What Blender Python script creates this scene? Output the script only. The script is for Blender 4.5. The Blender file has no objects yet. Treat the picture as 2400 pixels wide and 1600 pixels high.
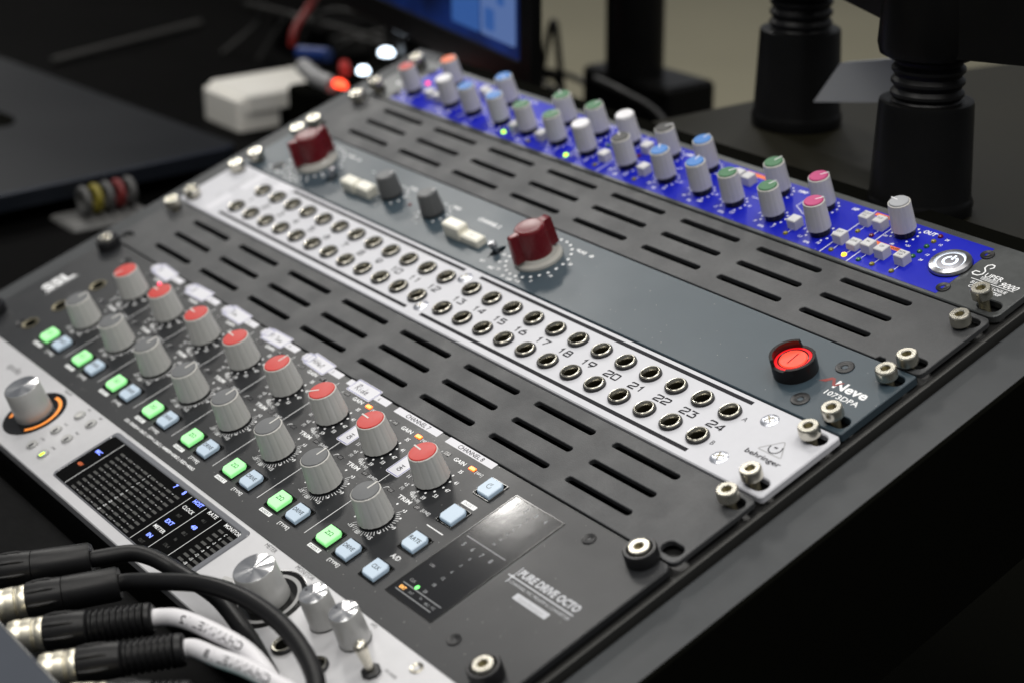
import bpy, bmesh, math, random
from mathutils import Vector, Matrix
from mathutils.geometry import tessellate_polygon
random.seed(7)
S = bpy.context.scene
COL = S.collection
PI = math.pi
TILT = math.radians(19)
RACK = Matrix.Rotation(TILT, 4, 'X')          # rack frame: x = u along the units, y = v up the slope, z = away from the panels

# ------------------------------------------------------------------ camera
cd = bpy.data.cameras.new('camera'); cam = bpy.data.objects.new('camera', cd); COL.objects.link(cam)
S.camera = cam
fwd = Vector((-0.75422351, 0.39644426, -0.52342989)); rgt = Vector((0.5884523, 0.76178303, -0.27094374)); dwn = Vector((0.29132592, -0.51236566, -0.8078432))
rot = Matrix(((rgt.x, -dwn.x, -fwd.x), (rgt.y, -dwn.y, -fwd.y), (rgt.z, -dwn.z, -fwd.z))).to_4x4()
cam.matrix_world = RACK @ Matrix.Translation(Vector((0.94048, -0.31912, 0.44103))) @ rot
cd.sensor_width = 36; cd.lens = 36 * 4383.46 / 2400
cd.clip_start = 0.02; cd.clip_end = 60
cd.dof.use_dof = True; cd.dof.focus_distance = 0.783; cd.dof.aperture_fstop = 6.9; cd.dof.aperture_blades = 0
# ------------------------------------------------------------------ world and lamps
wd = bpy.data.worlds.new('World'); S.world = wd; wd.use_nodes = True
bg = wd.node_tree.nodes['Background']; bg.inputs[0].default_value = (0.80, 0.83, 0.88, 1); bg.inputs[1].default_value = 0.21
S.view_settings.view_transform = 'Standard'; S.view_settings.look = 'None'; S.view_settings.exposure = 0.03; S.view_settings.gamma = 1
S.cycles.max_bounces = 6; S.cycles.glossy_bounces = 3; S.cycles.transmission_bounces = 4
S.cycles.caustics_reflective = False; S.cycles.caustics_refractive = False; S.cycles.sample_clamp_indirect = 4

def ceiling_or_fill_lamp(x, y, z, sx, sy, power, col=(1, .97, .92)):
    l = bpy.data.lights.new('ceiling_or_fill_lamp', 'AREA'); l.shape = 'RECTANGLE'; l.size = sx; l.size_y = sy; l.energy = power; l.color = col
    o = bpy.data.objects.new('ceiling_or_fill_lamp', l); o.location = (x, y, z); COL.objects.link(o)
for x, y, pw in ((-2.28, .66, 24), (-2.15, 1.9, 13), (-.7, .35, 13), (-.7, 1.7, 11), (-3.7, .9, 18)): ceiling_or_fill_lamp(x, y, 2.3, .30, .50, pw)
for x, y, pw in ((.75, .35, 19), (1.5, -1.1, 26), (.1, -1.3, 19), (1.9, .6, 12)): ceiling_or_fill_lamp(x, y, 2.3, .60, 1.2, pw)  # broad soft fill panels added over the camera side, not room fittings

# ------------------------------------------------------------------ materials
MATS = {}
def mat(name, col, rough=.5, metal=0., spec=.5, noise=0., nscale=200., bump=0., bscale=1500., dust=0., emit=None, es=0., aniso=0., coat=0., trans=0., alpha=1., wear=None, ior=1.45):
    m = bpy.data.materials.new(name); m.use_nodes = True; nt = m.node_tree; N = nt.nodes; L = nt.links
    b = N['Principled BSDF']
    b.inputs['Base Color'].default_value = (*col, 1); b.inputs['Roughness'].default_value = rough; b.inputs['Metallic'].default_value = metal
    b.inputs['Specular IOR Level'].default_value = spec; b.inputs['IOR'].default_value = ior
    b.inputs['Coat Weight'].default_value = coat; b.inputs['Coat Roughness'].default_value = .08
    b.inputs['Transmission Weight'].default_value = trans; b.inputs['Alpha'].default_value = alpha
    tc = N.new('ShaderNodeTexCoord'); last = None
    if noise:
        n = N.new('ShaderNodeTexNoise'); n.inputs['Scale'].default_value = nscale; n.inputs['Detail'].default_value = 6; L.new(tc.outputs['Object'], n.inputs['Vector'])
        mx = N.new('ShaderNodeMix'); mx.data_type = 'RGBA'; L.new(n.outputs['Fac'], mx.inputs['Factor'])
        mx.inputs['A'].default_value = (*[c * (1 - noise) for c in col], 1); mx.inputs['B'].default_value = (*[min(1, c * (1 + noise)) for c in col], 1)
        last = mx.outputs['Result']
        n2 = N.new('ShaderNodeTexNoise'); n2.inputs['Scale'].default_value = nscale * .12; n2.inputs['Detail'].default_value = 5; L.new(tc.outputs['Object'], n2.inputs['Vector'])
        mr = N.new('ShaderNodeMapRange'); mr.inputs['From Min'].default_value = .3; mr.inputs['From Max'].default_value = .7
        mr.inputs['To Min'].default_value = max(.02, rough - .07); mr.inputs['To Max'].default_value = rough + .07
        L.new(n2.outputs['Fac'], mr.inputs['Value']); L.new(mr.outputs['Result'], b.inputs['Roughness'])
    if dust:
        v = N.new('ShaderNodeTexVoronoi'); v.inputs['Scale'].default_value = 230; v.feature = 'F1'; v.inputs['Randomness'].default_value = 1; L.new(tc.outputs['Object'], v.inputs['Vector'])
        nn = N.new('ShaderNodeTexNoise'); nn.inputs['Scale'].default_value = 60; L.new(tc.outputs['Object'], nn.inputs['Vector'])
        mm_ = N.new('ShaderNodeMath'); mm_.operation = 'MULTIPLY'; mm_.inputs[1].default_value = .10 * dust; L.new(nn.outputs['Fac'], mm_.inputs[0])
        cmp = N.new('ShaderNodeMath'); cmp.operation = 'LESS_THAN'; L.new(v.outputs['Distance'], cmp.inputs[0]); L.new(mm_.outputs[0], cmp.inputs[1])
        f = N.new('ShaderNodeMath'); f.operation = 'MULTIPLY'; f.inputs[1].default_value = .5; L.new(cmp.outputs[0], f.inputs[0])
        dx = N.new('ShaderNodeMix'); dx.data_type = 'RGBA'; L.new(f.outputs[0], dx.inputs['Factor'])
        if last: L.new(last, dx.inputs['A'])
        else: dx.inputs['A'].default_value = (*col, 1)
        dx.inputs['B'].default_value = (.45, .45, .43, 1); last = dx.outputs['Result']
    if last: L.new(last, b.inputs['Base Color'])
    if bump:
        n = N.new('ShaderNodeTexNoise'); n.inputs['Scale'].default_value = bscale; n.inputs['Detail'].default_value = 3; L.new(tc.outputs['Object'], n.inputs['Vector'])
        bp = N.new('ShaderNodeBump'); bp.inputs['Strength'].default_value = bump; bp.inputs['Distance'].default_value = .0003
        L.new(n.outputs['Fac'], bp.inputs['Height']); L.new(bp.outputs['Normal'], b.inputs['Normal'])
    if aniso:
        b.inputs['Anisotropic'].default_value = aniso; b.inputs['Anisotropic Rotation'].default_value = .25
        t = N.new('ShaderNodeTangent'); t.direction_type = 'RADIAL'; t.axis = 'Z'; L.new(t.outputs['Tangent'], b.inputs['Tangent'])
    if emit:
        b.inputs['Emission Color'].default_value = (*emit, 1); b.inputs['Emission Strength'].default_value = es
    MATS[name] = m
    return m
M = MATS
mat('dark_panel', (.015, .016, .018), .38, noise=.25, nscale=120, bump=.08, bscale=900, dust=1, spec=.5)
mat('vent_steel', (.042, .0435, .046), .50, noise=.22, nscale=500, bump=.35, bscale=1700, dust=.35, spec=.55)
mat('neve_blue', (.034, .053, .068), .38, noise=.10, nscale=80, dust=1, bump=.05, bscale=400, spec=.5)
mat('patch_silver', (.56, .565, .60), .50, spec=.35, metal=0., noise=.03, nscale=300, bump=.05, bscale=2500)
mat('interface_silver', (.56, .56, .575), .38, metal=.3, noise=.05, nscale=200, bump=.06, bscale=1800)
mat('strip_blue', (.008, .014, .42), .32, noise=.10, nscale=60, dust=1.2, spec=.35)
mat('strip_grey', (.10, .105, .105), .34, metal=.6, noise=.2, nscale=300, dust=.5)
mat('black_metal', (.012, .012, .012), .4, noise=.3, nscale=200)
mat('black_plastic', (.010, .010, .011), .35, noise=.2, nscale=300)
mat('rubber', (.006, .006, .0065), .42, noise=.3, nscale=150, bump=.12, bscale=500, spec=.32)
mat('black_or_shade', (.0035, .0036, .0028), .9, spec=.08, ior=1.12)  # near-black: stands in for shade in recesses, also used on plain black parts
mat('rail_black', (.031, .0345, .0375), .54, noise=.28, nscale=60, bump=.15, bscale=500, dust=.25, spec=.5)
mat('rail_edge', (.035, .035, .033), .45, metal=.3)
mat('ledge_black', (.004, .004, .004), .5, spec=.18, noise=.5, nscale=70, bump=.5, bscale=160, dust=.25, ior=1.25)
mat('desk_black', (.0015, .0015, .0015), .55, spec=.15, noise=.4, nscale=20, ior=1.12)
mat('desk_olive', (.007, .0062, .0024), .5, spec=.3, noise=.3, nscale=15, dust=.3, ior=1.35)
mat('nickel', (.66, .63, .54), .28, metal=1, noise=.08, nscale=500)
mat('socket_metal', (.40, .37, .26), .4, metal=1); mat('jack_metal', (.47, .45, .385), .26, metal=1, noise=.1, nscale=400); mat('nickel_dark', (.20, .18, .12), .4, metal=1)
mat('zinc', (.66, .68, .74), .3, metal=.9, bump=.4, bscale=900)
mat('black_screw', (.020, .020, .021), .38, metal=.3)
mat('knob_grey', (.56, .56, .54), .45, spec=.4, noise=.04, nscale=200, bump=.05)
mat('knob_light', (.58, .58, .59), .42, spec=.4, noise=.04, nscale=200, bump=.05)
mat('rim_light', (.58, .57, .54), .4)
mat('cap_red', (.50, .030, .022), .42, noise=.08, nscale=900, dust=.8)
mat('cap_grey', (.11, .115, .12), .5, noise=.08, nscale=900, dust=.9)
mat('cap_darkgrey', (.04, .04, .04), .5)
mat('cap_blue', (.045, .19, .52), .4); mat('cap_green', (.035, .15, .06), .4); mat('cap_pink', (.46, .035, .16), .4)
mat('cap_orange', (.80, .16, .05), .4); mat('cap_white', (.72, .72, .74), .4); mat('cap_pale', (.36, .37, .39), .4)
mat('white_print', (.84, .85, .86), .5); mat('dark_print', (.012, .012, .016), .6, spec=.15); mat('grey_print', (.30, .30, .31), .5)
mat('print_on_silver', (.08, .08, .085), .5, spec=.2); mat('silver_print', (.46, .47, .50), .45); mat('emblem_red', (.22, .02, .015), .45); mat('dim_print', (.22, .23, .24), .4)
mat('sticker', (.66, .66, .70), .5); mat('ink_blue', (.03, .035, .30), .5)
mat('neve_knob', (.085, .088, .09), .45); mat('maroon', (.125, .006, .010), .30, noise=.15, nscale=100, spec=.5); mat('maroon_pointer', (.5, .3, .3), .4)
mat('clear_skirt', (.85, .84, .78), .10, trans=.6, ior=1.45)
mat('cream', (.80, .78, .68), .4, noise=.03)
mat('lever', (.42, .42, .44), .25, metal=.9)
mat('lit_green', (.35, .6, .35), .35, emit=(.26, 1., .27), es=.66)
mat('lit_white', (.42, .50, .58), .35, emit=(.50, .72, .95), es=.14)
mat('led_amber', (.9, .3, .05), .3, emit=(1., .095, .008), es=4.0); mat('led_amber_core', (.9, .5, .05), .3, emit=(1., .27, .03), es=5.)
mat('led_off_smoke', (.045, .045, .048), .25); mat('led_off_yellow', (.20, .17, .015), .25); mat('led_off_green', (.02, .11, .03), .25); mat('led_off_red', (.12, .006, .008), .25)
mat('led_yellow', (1, .6, .05), .3, emit=(1., .55, .01), es=2.6); mat('led_lime', (.4, 1, .05), .3, emit=(.50, 1., .0), es=2.6); mat('led_pink', (1, .1, .2), .3, emit=(1., .04, .12), es=2.4)
mat('red_lens', (.6, .01, .015), .2, emit=(1., .008, .012), es=.45, trans=0); mat('red_core', (.8, .05, .03), .3, emit=(1., .055, .022), es=1.0)
mat('guard', (.012, .010, .010), .22)
mat('white_glow', (.8, .9, 1), .3, emit=(.80, .86, 1), es=.7)
mat('steel_spun', (.66, .66, .68), .26, metal=1, aniso=.85); mat('alu', (.50, .50, .49), .36, metal=.35, noise=.04, nscale=500)
mat('switch_rim', (.50, .50, .52), .3, metal=1, aniso=.7); mat('switch_steel', (.30, .30, .33), .4, metal=.8); mat('alu_top', (.78, .78, .79), .20, metal=1, aniso=.92)
mat('glass_black', (.006, .006, .007), .085, spec=1., bump=.10, bscale=45); mat('gloss_black', (.006, .006, .006), .15)
mat('display_black', (.0025, .0025, .0025), .2, spec=.2, ior=1.2); mat('bezel_clear', (.16, .165, .18), .12, spec=.6, coat=.5)
mat('segment', (.038, .038, .036), .5); mat('ring_grey', (.28, .28, .28), .4)
mat('blue_lit', (.1, .15, .8), .4, emit=(.22, .30, 1.), es=1.7); mat('orange_ring', (.8, .3, .05), .4, emit=(1., .22, .03), es=.5)
mat('orange_dim', (.4, .08, .02), .4, emit=(.5, .10, .02), es=.3); mat('orange_lit', (.8, .4, .1), .4, emit=(1., .42, .08), es=.9); mat('green_lit', (.2, .9, .2), .4, emit=(.12, 1., .15), es=1.1)
mat('orange_sign', (.85, .17, .03), .4)
mat('led_white', (.9, .95, 1), .3, emit=(.75, .87, 1), es=5.5); mat('led_red', (1, .1, .05), .3, emit=(1., .06, .02), es=3.6)
mat('cord_white', (.66, .65, .67), .42); mat('shell', (.72, .68, .56), .40, metal=1)
mat('box_grey', (.085, .095, .115), .35, metal=.5, noise=.1, nscale=40)
mat('adapter', (.78, .76, .70), .4); mat('lid_blue', (.0035, .0047, .0072), .42, spec=.3, noise=.1, nscale=20, ior=1.3); mat('lid_edge_lit', (.018, .022, .030), .35, metal=.5)
mat('cable_red', (.16, .008, .006), .4); mat('coil_grey', (.07, .07, .068), .5); mat('coil_yellow', (.18, .15, .015), .5); mat('coil_red', (.13, .012, .012), .5); mat('plug_blue', (.006, .028, .15), .4); mat('plug_grey', (.25, .25, .25), .4); mat('teal', (.01, .22, .18), .4)
mat('floor_beige', (.24, .222, .155), .7, noise=.15, nscale=2); mat('cabinet', (.002, .002, .002), .7, spec=.1, ior=1.12); mat('cabinet_grey', (.0045, .0045, .0045), .7, spec=.1, ior=1.12)
mat('wire_grey', (.014, .0135, .012), .6); mat('stand_black', (.004, .004, .004), .33, spec=.3, noise=.3, nscale=60, ior=1.3); mat('plate_grey', (.34, .35, .37), .5)
def screen_mat():
    m = mat('screen_blue', (.0, .0, .0), .25, emit=(.02, .05, .20), es=1.); nt = m.node_tree; N = nt.nodes; L = nt.links
    tc = N.new('ShaderNodeTexCoord'); n = N.new('ShaderNodeTexNoise'); n.inputs['Scale'].default_value = 18
    r = N.new('ShaderNodeValToRGB'); r.color_ramp.elements[0].position = .35; r.color_ramp.elements[0].color = (.002, .005, .025, 1)
    r.color_ramp.elements[1].position = .7; r.color_ramp.elements[1].color = (.005, .019, .11, 1)
    L.new(tc.outputs['Object'], n.inputs['Vector']); L.new(n.outputs['Fac'], r.inputs['Fac']); L.new(r.outputs['Color'], N['Principled BSDF'].inputs['Emission Color'])
screen_mat(); mat('screen_pane', (0, 0, 0), .3, emit=(.085, .145, .33), es=1.); mat('screen_pane_mid', (0, 0, 0), .3, emit=(.03, .09, .29), es=1.)
mat('screen_olive', (0, 0, 0), .3, emit=(.12, .16, .15), es=1.)

# ------------------------------------------------------------------ mesh building (millimetres in, metres out)
class MB:
    def __init__(s): s.v = []; s.f = []; s.m = []; s.mats = []; s.sm = []
    def mi(s, m):
        if m not in s.mats: s.mats.append(m)
        return s.mats.index(m)
    def add(s, vs, fs, m, smooth=False):
        o = len(s.v); k = s.mi(m); s.v += [tuple(x) for x in vs]
        for f in fs: s.f.append([i + o for i in f]); s.m.append(k); s.sm.append(smooth)
        return s
    def box(s, x0, x1, y0, y1, z0, z1, m, c=0.):
        if c <= 0:
            vs = [(x, y, z) for z in (z0, z1) for x, y in ((x0, y0), (x1, y0), (x1, y1), (x0, y1))]
            return s.add(vs, [(3, 2, 1, 0), (4, 5, 6, 7), (0, 1, 5, 4), (1, 2, 6, 5), (2, 3, 7, 6), (3, 0, 4, 7)], m)
        p = rr(x0, y0, x1, y1, c, 3); return s.slab([p], z0, z1, m, min(c, .6 * (z1 - z0)))
    def slab(s, loops, z0, z1, m, ch=.3, mside=None):
        """plate with holes: loops[0] is the outline, the rest holes; the top edges carry a small chamfer"""
        top = [inset(l, ch if i == 0 else -ch) for i, l in enumerate(loops)]
        allp = [Vector((x, y, 0)) for l in top for x, y in l]; tris = tessellate_polygon([[Vector((x, y, 0)) for x, y in l] for l in top])
        fs = []
        for t in tris:
            a, b, c = (allp[i] for i in t)
            fs.append(t if (b - a).cross(c - a).z > 0 else (t[2], t[1], t[0]))
        s.add([(p.x, p.y, z1) for p in allp], fs, m)
        for i, l in enumerate(loops):
            l = list(l); tl = top[i]; n = len(l); area = sum(l[j][0] * l[(j + 1) % n][1] - l[(j + 1) % n][0] * l[j][1] for j in range(n))
            vs = [(x, y, z0) for x, y in l] + [(x, y, z1 - ch) for x, y in l] + [(x, y, z1) for x, y in tl]
            out = (area > 0) == (i == 0); q = []
            for j in range(n):
                k = (j + 1) % n
                for a in (0, n):
                    f = (a + j, a + k, a + n + k, a + n + j); q.append(f if out else f[::-1])
            s.add(vs, q, mside or m)
        return s
    def lathe(s, prof, m, n=32, cx=0, cy=0, smooth=True, rmod=None, cap=True):
        vs = []; fs = []
        for r, z in prof:
            for i in range(n):
                a = 2 * PI * i / n; q = r * (rmod(i, n, r, z) if rmod else 1); vs.append((cx + q * math.cos(a), cy + q * math.sin(a), z))
        for j in range(len(prof) - 1):
            for i in range(n):
                k = (i + 1) % n; fs.append((j * n + i, j * n + k, (j + 1) * n + k, (j + 1) * n + i))
        if cap: fs.append(tuple(range((len(prof) - 1) * n, len(prof) * n)))
        return s.add(vs, fs, m, smooth)
    def tube(s, pts, r, m, n=12, cap=True, rfun=None):
        P = [Vector(p) for p in pts]; vs = []; fs = []; up = Vector((0, 0, 1)); prev = None
        for i, p in enumerate(P):
            d = (P[min(i + 1, len(P) - 1)] - P[max(i - 1, 0)]).normalized()
            if prev is None: a = d.cross(up if abs(d.z) < .95 else Vector((1, 0, 0))).normalized()
            else: a = (prev - d * prev.dot(d)).normalized()
            prev = a; b = d.cross(a); rr_ = rfun(i) if rfun else r
            for k in range(n): t = 2 * PI * k / n; vs.append(p + a * rr_ * math.cos(t) + b * rr_ * math.sin(t))
        for i in range(len(P) - 1):
            for k in range(n): q = (k + 1) % n; fs.append((i * n + k, i * n + q, (i + 1) * n + q, (i + 1) * n + k))
        if cap: fs.append(tuple(range(n))[::-1]); fs.append(tuple(range((len(P) - 1) * n, len(P) * n)))
        return s.add(vs, fs, m, True)
    def stroke(s, pts, w, z, m, closed=False):
        P = [Vector((x, y)) for x, y in pts]; n = len(P); L = []; R = []
        for i in range(n):
            a = P[(i - 1) % n] if (closed or i > 0) else P[i]; b = P[(i + 1) % n] if (closed or i < n - 1) else P[i]
            d1 = (P[i] - a); d2 = (b - P[i]); d1 = d1.normalized() if d1.length > 1e-9 else d2.normalized(); d2 = d2.normalized() if d2.length > 1e-9 else d1
            t = (d1 + d2); t = t.normalized() if t.length > 1e-6 else d1; nn = Vector((-t.y, t.x)); k = w / 2 / max(.5, nn.dot(Vector((-d1.y, d1.x))))
            L.append(P[i] + nn * k); R.append(P[i] - nn * k)
        vs = [(p.x, p.y, z) for p in L] + [(p.x, p.y, z) for p in R]
        fs = [(n + i, n + (i + 1) % n, (i + 1) % n, i) for i in range(n if closed else n - 1)]
        return s.add(vs, fs, m)
    def disc(s, x, y, r, z, m, n=14): return s.add([(x + r * math.cos(2 * PI * i / n), y + r * math.sin(2 * PI * i / n), z) for i in range(n)], [tuple(range(n))], m)
    def poly(s, pts, z, m): return s.add([(x, y, z) for x, y in pts], [tuple(range(len(pts)))], m)
    def text(s, t, u, v, h, z, m, al='C', rot=0., shear=0., bold=0., sx=1., w=None):
        vs, fs, (x0, x1, y0, y1) = glyphs(t, shear, bold); k = h / .727
        if w: sx = w / ((x1 - x0) * k)
        ox = {'C': (x0 + x1) / 2, 'L': x0, 'R': x1}[al]; oy = .727 / 2; c, sn = math.cos(rot), math.sin(rot); out = []
        for x, y in vs:
            X = (x - ox) * k * sx; Y = (y - oy) * k; out.append((u + X * c - Y * sn, v + X * sn + Y * c, z))
        return s.add(out, fs, m)
    def obj(s, name, parent=None, at=(0, 0, 0), bevel=0., rotz=0.):
        me = bpy.data.meshes.new(name); me.from_pydata([(x / 1000, y / 1000, z / 1000) for x, y, z in s.v], [], s.f)
        for m in s.mats: me.materials.append(M[m])
        me.polygons.foreach_set('material_index', s.m); me.polygons.foreach_set('use_smooth', s.sm); me.update()
        if any(s.sm): me.set_sharp_from_angle(angle=math.radians(38))
        return put(me, name, parent, at, rotz, bevel)
ORG = {}
def put(me, name, parent=None, at=(0, 0, 0), rotz=0., bevel=0.):
    o = bpy.data.objects.new(name, me); COL.objects.link(o); at = Vector(at)
    if parent is not None:
        o.parent = parent; o.location = (at - ORG[parent.name]) / 1000
    else: o.location = at / 1000
    o.rotation_euler.z = rotz; ORG[o.name] = at
    if bevel:
        b = o.modifiers.new('bevel', 'BEVEL'); b.width = bevel / 1000; b.segments = 2; b.limit_method = 'ANGLE'; b.angle_limit = math.radians(40)
    return o
def thing(name, label, cat, at=(0, 0, 0), group=None, rack=True):
    o = bpy.data.objects.new(name, None); COL.objects.link(o); o.empty_display_size = .01
    T = Matrix.Translation(Vector(at) / 1000); o.matrix_world = (RACK @ T) if rack else T
    tag(o, label, cat, group); ORG[o.name] = Vector(at); return o
def tag(o, label, cat, group=None):
    o['label'] = label; o['category'] = cat
    if group: o['group'] = group
def structure(o, label): o['kind'] = 'structure'; o['label'] = label; return o

def rr(x0, y0, x1, y1, r, n=4):
    p = []
    for cx, cy, a in ((x1 - r, y0 + r, -PI / 2), (x1 - r, y1 - r, 0), (x0 + r, y1 - r, PI / 2), (x0 + r, y0 + r, PI)):
        for i in range(n + 1): t = a + PI / 2 * i / n; p.append((cx + r * math.cos(t), cy + r * math.sin(t)))
    return p
def stadium(cx, cy, L, w, n=6): return rr(cx - L / 2, cy - w / 2, cx + L / 2, cy + w / 2, w / 2 - .001, n)
def circle(cx, cy, r, n=24): return [(cx + r * math.cos(2 * PI * i / n), cy + r * math.sin(2 * PI * i / n)) for i in range(n)]
def inset(l, d):
    """move a closed counter-clockwise outline inwards by d"""
    n = len(l); out = []
    for i in range(n):
        a, b, c = Vector(l[i - 1]), Vector(l[i]), Vector(l[(i + 1) % n]); d1 = (b - a).normalized(); d2 = (c - b).normalized()
        n1 = Vector((-d1.y, d1.x)); n2 = Vector((-d2.y, d2.x)); t = n1 + n2; t = t / max(.25, (1 + n1.dot(n2))); out.append((b.x + t.x * d, b.y + t.y * d))
    return out
GL = {}
def glyphs(t, shear, bold):
    k = (t, shear, bold)
    if k not in GL:
        c = bpy.data.curves.new('t', 'FONT'); c.body = t; c.size = 1; c.shear = shear; c.offset = bold; c.resolution_u = 2; c.fill_mode = 'FRONT'
        o = bpy.data.objects.new('t', c); me = o.to_mesh(); vs = [(v.co.x, v.co.y) for v in me.vertices]; fs = [tuple(p.vertices) for p in me.polygons]
        o.to_mesh_clear(); bpy.data.objects.remove(o); bpy.data.curves.remove(c)
        if not vs: vs = [(0, 0)]
        xs = [a for a, b in vs]; ys = [b for a, b in vs]; GL[k] = (vs, fs, (min(xs), max(xs), min(ys), max(ys)))
    return GL[k]
def arcp(cx, cy, r, a0, a1, n=16): return [(cx + r * math.cos(math.radians(a0 + (a1 - a0) * i / n)), cy + r * math.sin(math.radians(a0 + (a1 - a0) * i / n))) for i in range(n + 1)]
U1 = 44.45
RH = (8.75, 473.9)      # u of the rack holes

# ------------------------------------------------------------------ screws shared by the units
def head_screw(r=4.4, h=4.8, dark=False):
    b = MB(); kn = lambda i, n, R, z: 1 - (.014 if i % 2 else 0) * (1 if (R > r * .985 and z < h * .85 and z > .3) else 0)
    b.lathe([(r * .90, 0), (r, .35), (r, h * .82), (r * .97, h * .92), (r * .88, h), (r * .50, h), (r * .43, h - .35)], 'nickel', 96, rmod=kn, cap=False)
    b.lathe([(r * .47, h - .33), (r * .47, h - 2.2)], 'socket_metal', 6, smooth=False)
    b.lathe([(r * .90, 0), (2.3, 0)], 'nickel', 24, cap=False)
    pr = []
    for i in range(12): pr += [(2.3, -i * .8), (2.05, -i * .8 - .4)]
    b.lathe(pr[::-1], 'nickel_dark', 20)
    return b
SCREW = None
def rack_screws(parent, spots):
    """spots: (u, v, lift of the head above the panel plane)"""
    global SCREW
    for u, v, lift in spots:
        if SCREW is None: o = head_screw().obj('rack_screw', parent, (u, v, lift)); SCREW = o.data
        else: o = put(SCREW, 'rack_screw', parent, (u, v, lift))
        o.rotation_euler = (random.uniform(-.03, .03), random.uniform(-.03, .03), random.uniform(0, 6))
def flat_screw(r, m, hexr):
    b = MB(); b.lathe([(r, 0), (r, .35), (r * .93, .5), (hexr * 1.25, .22)], m, 32, cap=False)
    b.lathe([(hexr * 1.25, .22), (hexr, .1), (hexr, -1)], m, 6, smooth=False); return b
def cross_screw(r):
    b = MB(); b.lathe([(r, 0), (r, .15), (r * .82, .55), (r * .4, .9), (.05, .95)], 'zinc', 28)
    b.box(-r * .55, r * .55, -.3, .3, .7, 1.0, 'nickel_dark'); b.box(-.3, .3, -r * .55, r * .55, .7, 1.003, 'nickel_dark'); return b

# ------------------------------------------------------------------ rack desk
desk = thing('rack_desk', 'black sloping rack desk that holds all the audio units between its side cheeks', 'rack desk', (241.3, 0, -9))

def cheek(u0, u1): 
    b = MB(); b.slab([rr(u0, -330, u1, 196, 1.5, 3)], -90, -8, 'rail_black', 1.2, mside='black_or_shade'); return b  # sides coloured near-black, shade below the top edge put into the colour
cheek(-30, -1.5).obj('side_cheek', desk); cheek(485.5, 510.5).obj('side_cheek', desk)
for a, b_ in ((-1.4, 1.5), (482.9, 485.4)):
    q = MB(); q.box(a, b_, -182, 186, -40, -4.2 if a > 0 else -5, 'rail_edge'); q.obj('rack_rail', desk, bevel=.5)
q = MB(); q.box(1.6, 21, -182, 186, -12, -4.5, 'black_metal'); q.obj('screw_rail', desk)
q = MB(); q.box(461, 482.8, -182, 186, -12, -4.5, 'black_metal'); q.obj('screw_rail', desk)
q = MB(); q.box(-1.3, 485.3, -330, 196, -95, -80, 'black_or_shade'); q.obj('rack_floor', desk)
q = MB(); q.box(-1.3, 485.3, 179.5, 196, -79.9, -9, 'black_or_shade'); q.obj('back_ledge', desk, bevel=1.)
q = MB(); q.box(-1.3, 485.3, -330, -184.5, -79.9, -9, 'ledge_black'); q.obj('front_ledge', desk, bevel=1.5)

# ------------------------------------------------------------------ slotted vent panels
def vent_panel(v0, label, screws, notch, holes_open):
    t = thing('vent_panel', label, 'vent panel', (241.3, v0 + U1 / 2, 0), 'slotted vent panels')
    outer = rr(.6, v0 + .4, 481.9, v0 + U1 - .5, 3.2, 4)
    if notch:   # relief cut in the front edge near both ends
        outer = [(458, v0 + .4), (459, v0 + 2.2), (462.5, v0 + 2.2), (463.5, v0 + .4)] + outer
        outer = [(18, v0 + .4), (19, v0 + 2.2), (22.5, v0 + 2.2), (23.5, v0 + .4)] + outer
    loops = [outer]
    for k in range(8):
        for r_ in range(3): loops.append(stadium(56 + 52.75 * k, v0 + 10.65 + 12.65 * r_, 40.3, 3.15))
    for u in RH:
        for dv in (6.35, 38.1): loops.append(stadium(u + (.8 if u > 200 else -.8), v0 + dv, 10.5, 6.6))
    b = MB(); b.slab(loops, -2.4, -.1, 'vent_steel', .28); b.obj('slotted_plate', t)
    f = MB(); f.box(24, 458, v0 + .45, v0 + 1.9, -14, -2.45, 'vent_steel'); f.box(24, 458, v0 + U1 - 2, v0 + U1 - .55, -14, -2.45, 'vent_steel'); f.obj('flange', t)
    rack_screws(t, screws); return t
vent_panel(2 * U1, 'dark slotted vent panel just below the blue channel strip', [(RH[0], 93.0, 1.2), (RH[0], 124.6, 1.2), (473.6, 92.4, 1.1), (474.0, 123.7, 1.1)], True, False)
lowv = vent_panel(-U1, 'dark slotted vent panel between the silver patchbay and the dark eight channel preamp', [(RH[0], -6.5, 1.6), (473.6, -7.2, 1.8)], False, True)

# ------------------------------------------------------------------ silver patchbay
pb = thing('patchbay', 'silver patchbay with two long rows of numbered jack sockets', 'patchbay', (241.3, U1 / 2, 0))
ja = [(48.58 + 16.503 * i + (4.96 if i > 11 else 0)) for i in range(24)]
VA, VB = 31.3, 13.3
loops = [rr(.6, .5, 482.6, 43.9, 1.6, 3)]
for u in RH:
    for v in (6.35, 38.1): loops.append(stadium(u + (.8 if u > 200 else -.8), v, 10.8, 6.8))
for u in ja:
    for v in (VA, VB): loops.append(circle(u, v, 3.4, 16))
b = MB(); b.slab(loops, -2.6, .4, 'patch_silver', .5); b.obj('front_plate', pb)
q = MB(); q.box(24, 458, 2, 43, -40, -13, 'black_or_shade'); q.obj('chassis', pb)
def jack_mb():
    b = MB(); b.lathe([(5.05, 0), (5.05, .5), (4.95, 1.15), (4.75, 1.3), (4.5, 1.3)], 'black_plastic', 36, cap=False)
    b.lathe([(4.55, 1.25), (4.5, 1.75), (4.2, 1.95), (3.9, 1.9), (3.15, .75), (3.05, .2)], 'jack_metal', 36, cap=False)
    b.lathe([(3.05, .2), (3.0, -2.5)], 'nickel_dark', 24, cap=False); b.lathe([(3.0, -2.5), (2.95, -12.5)], 'black_or_shade', 24); return b  # tube darkens inwards: shade of the hole put into the colours
jm = None
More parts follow.
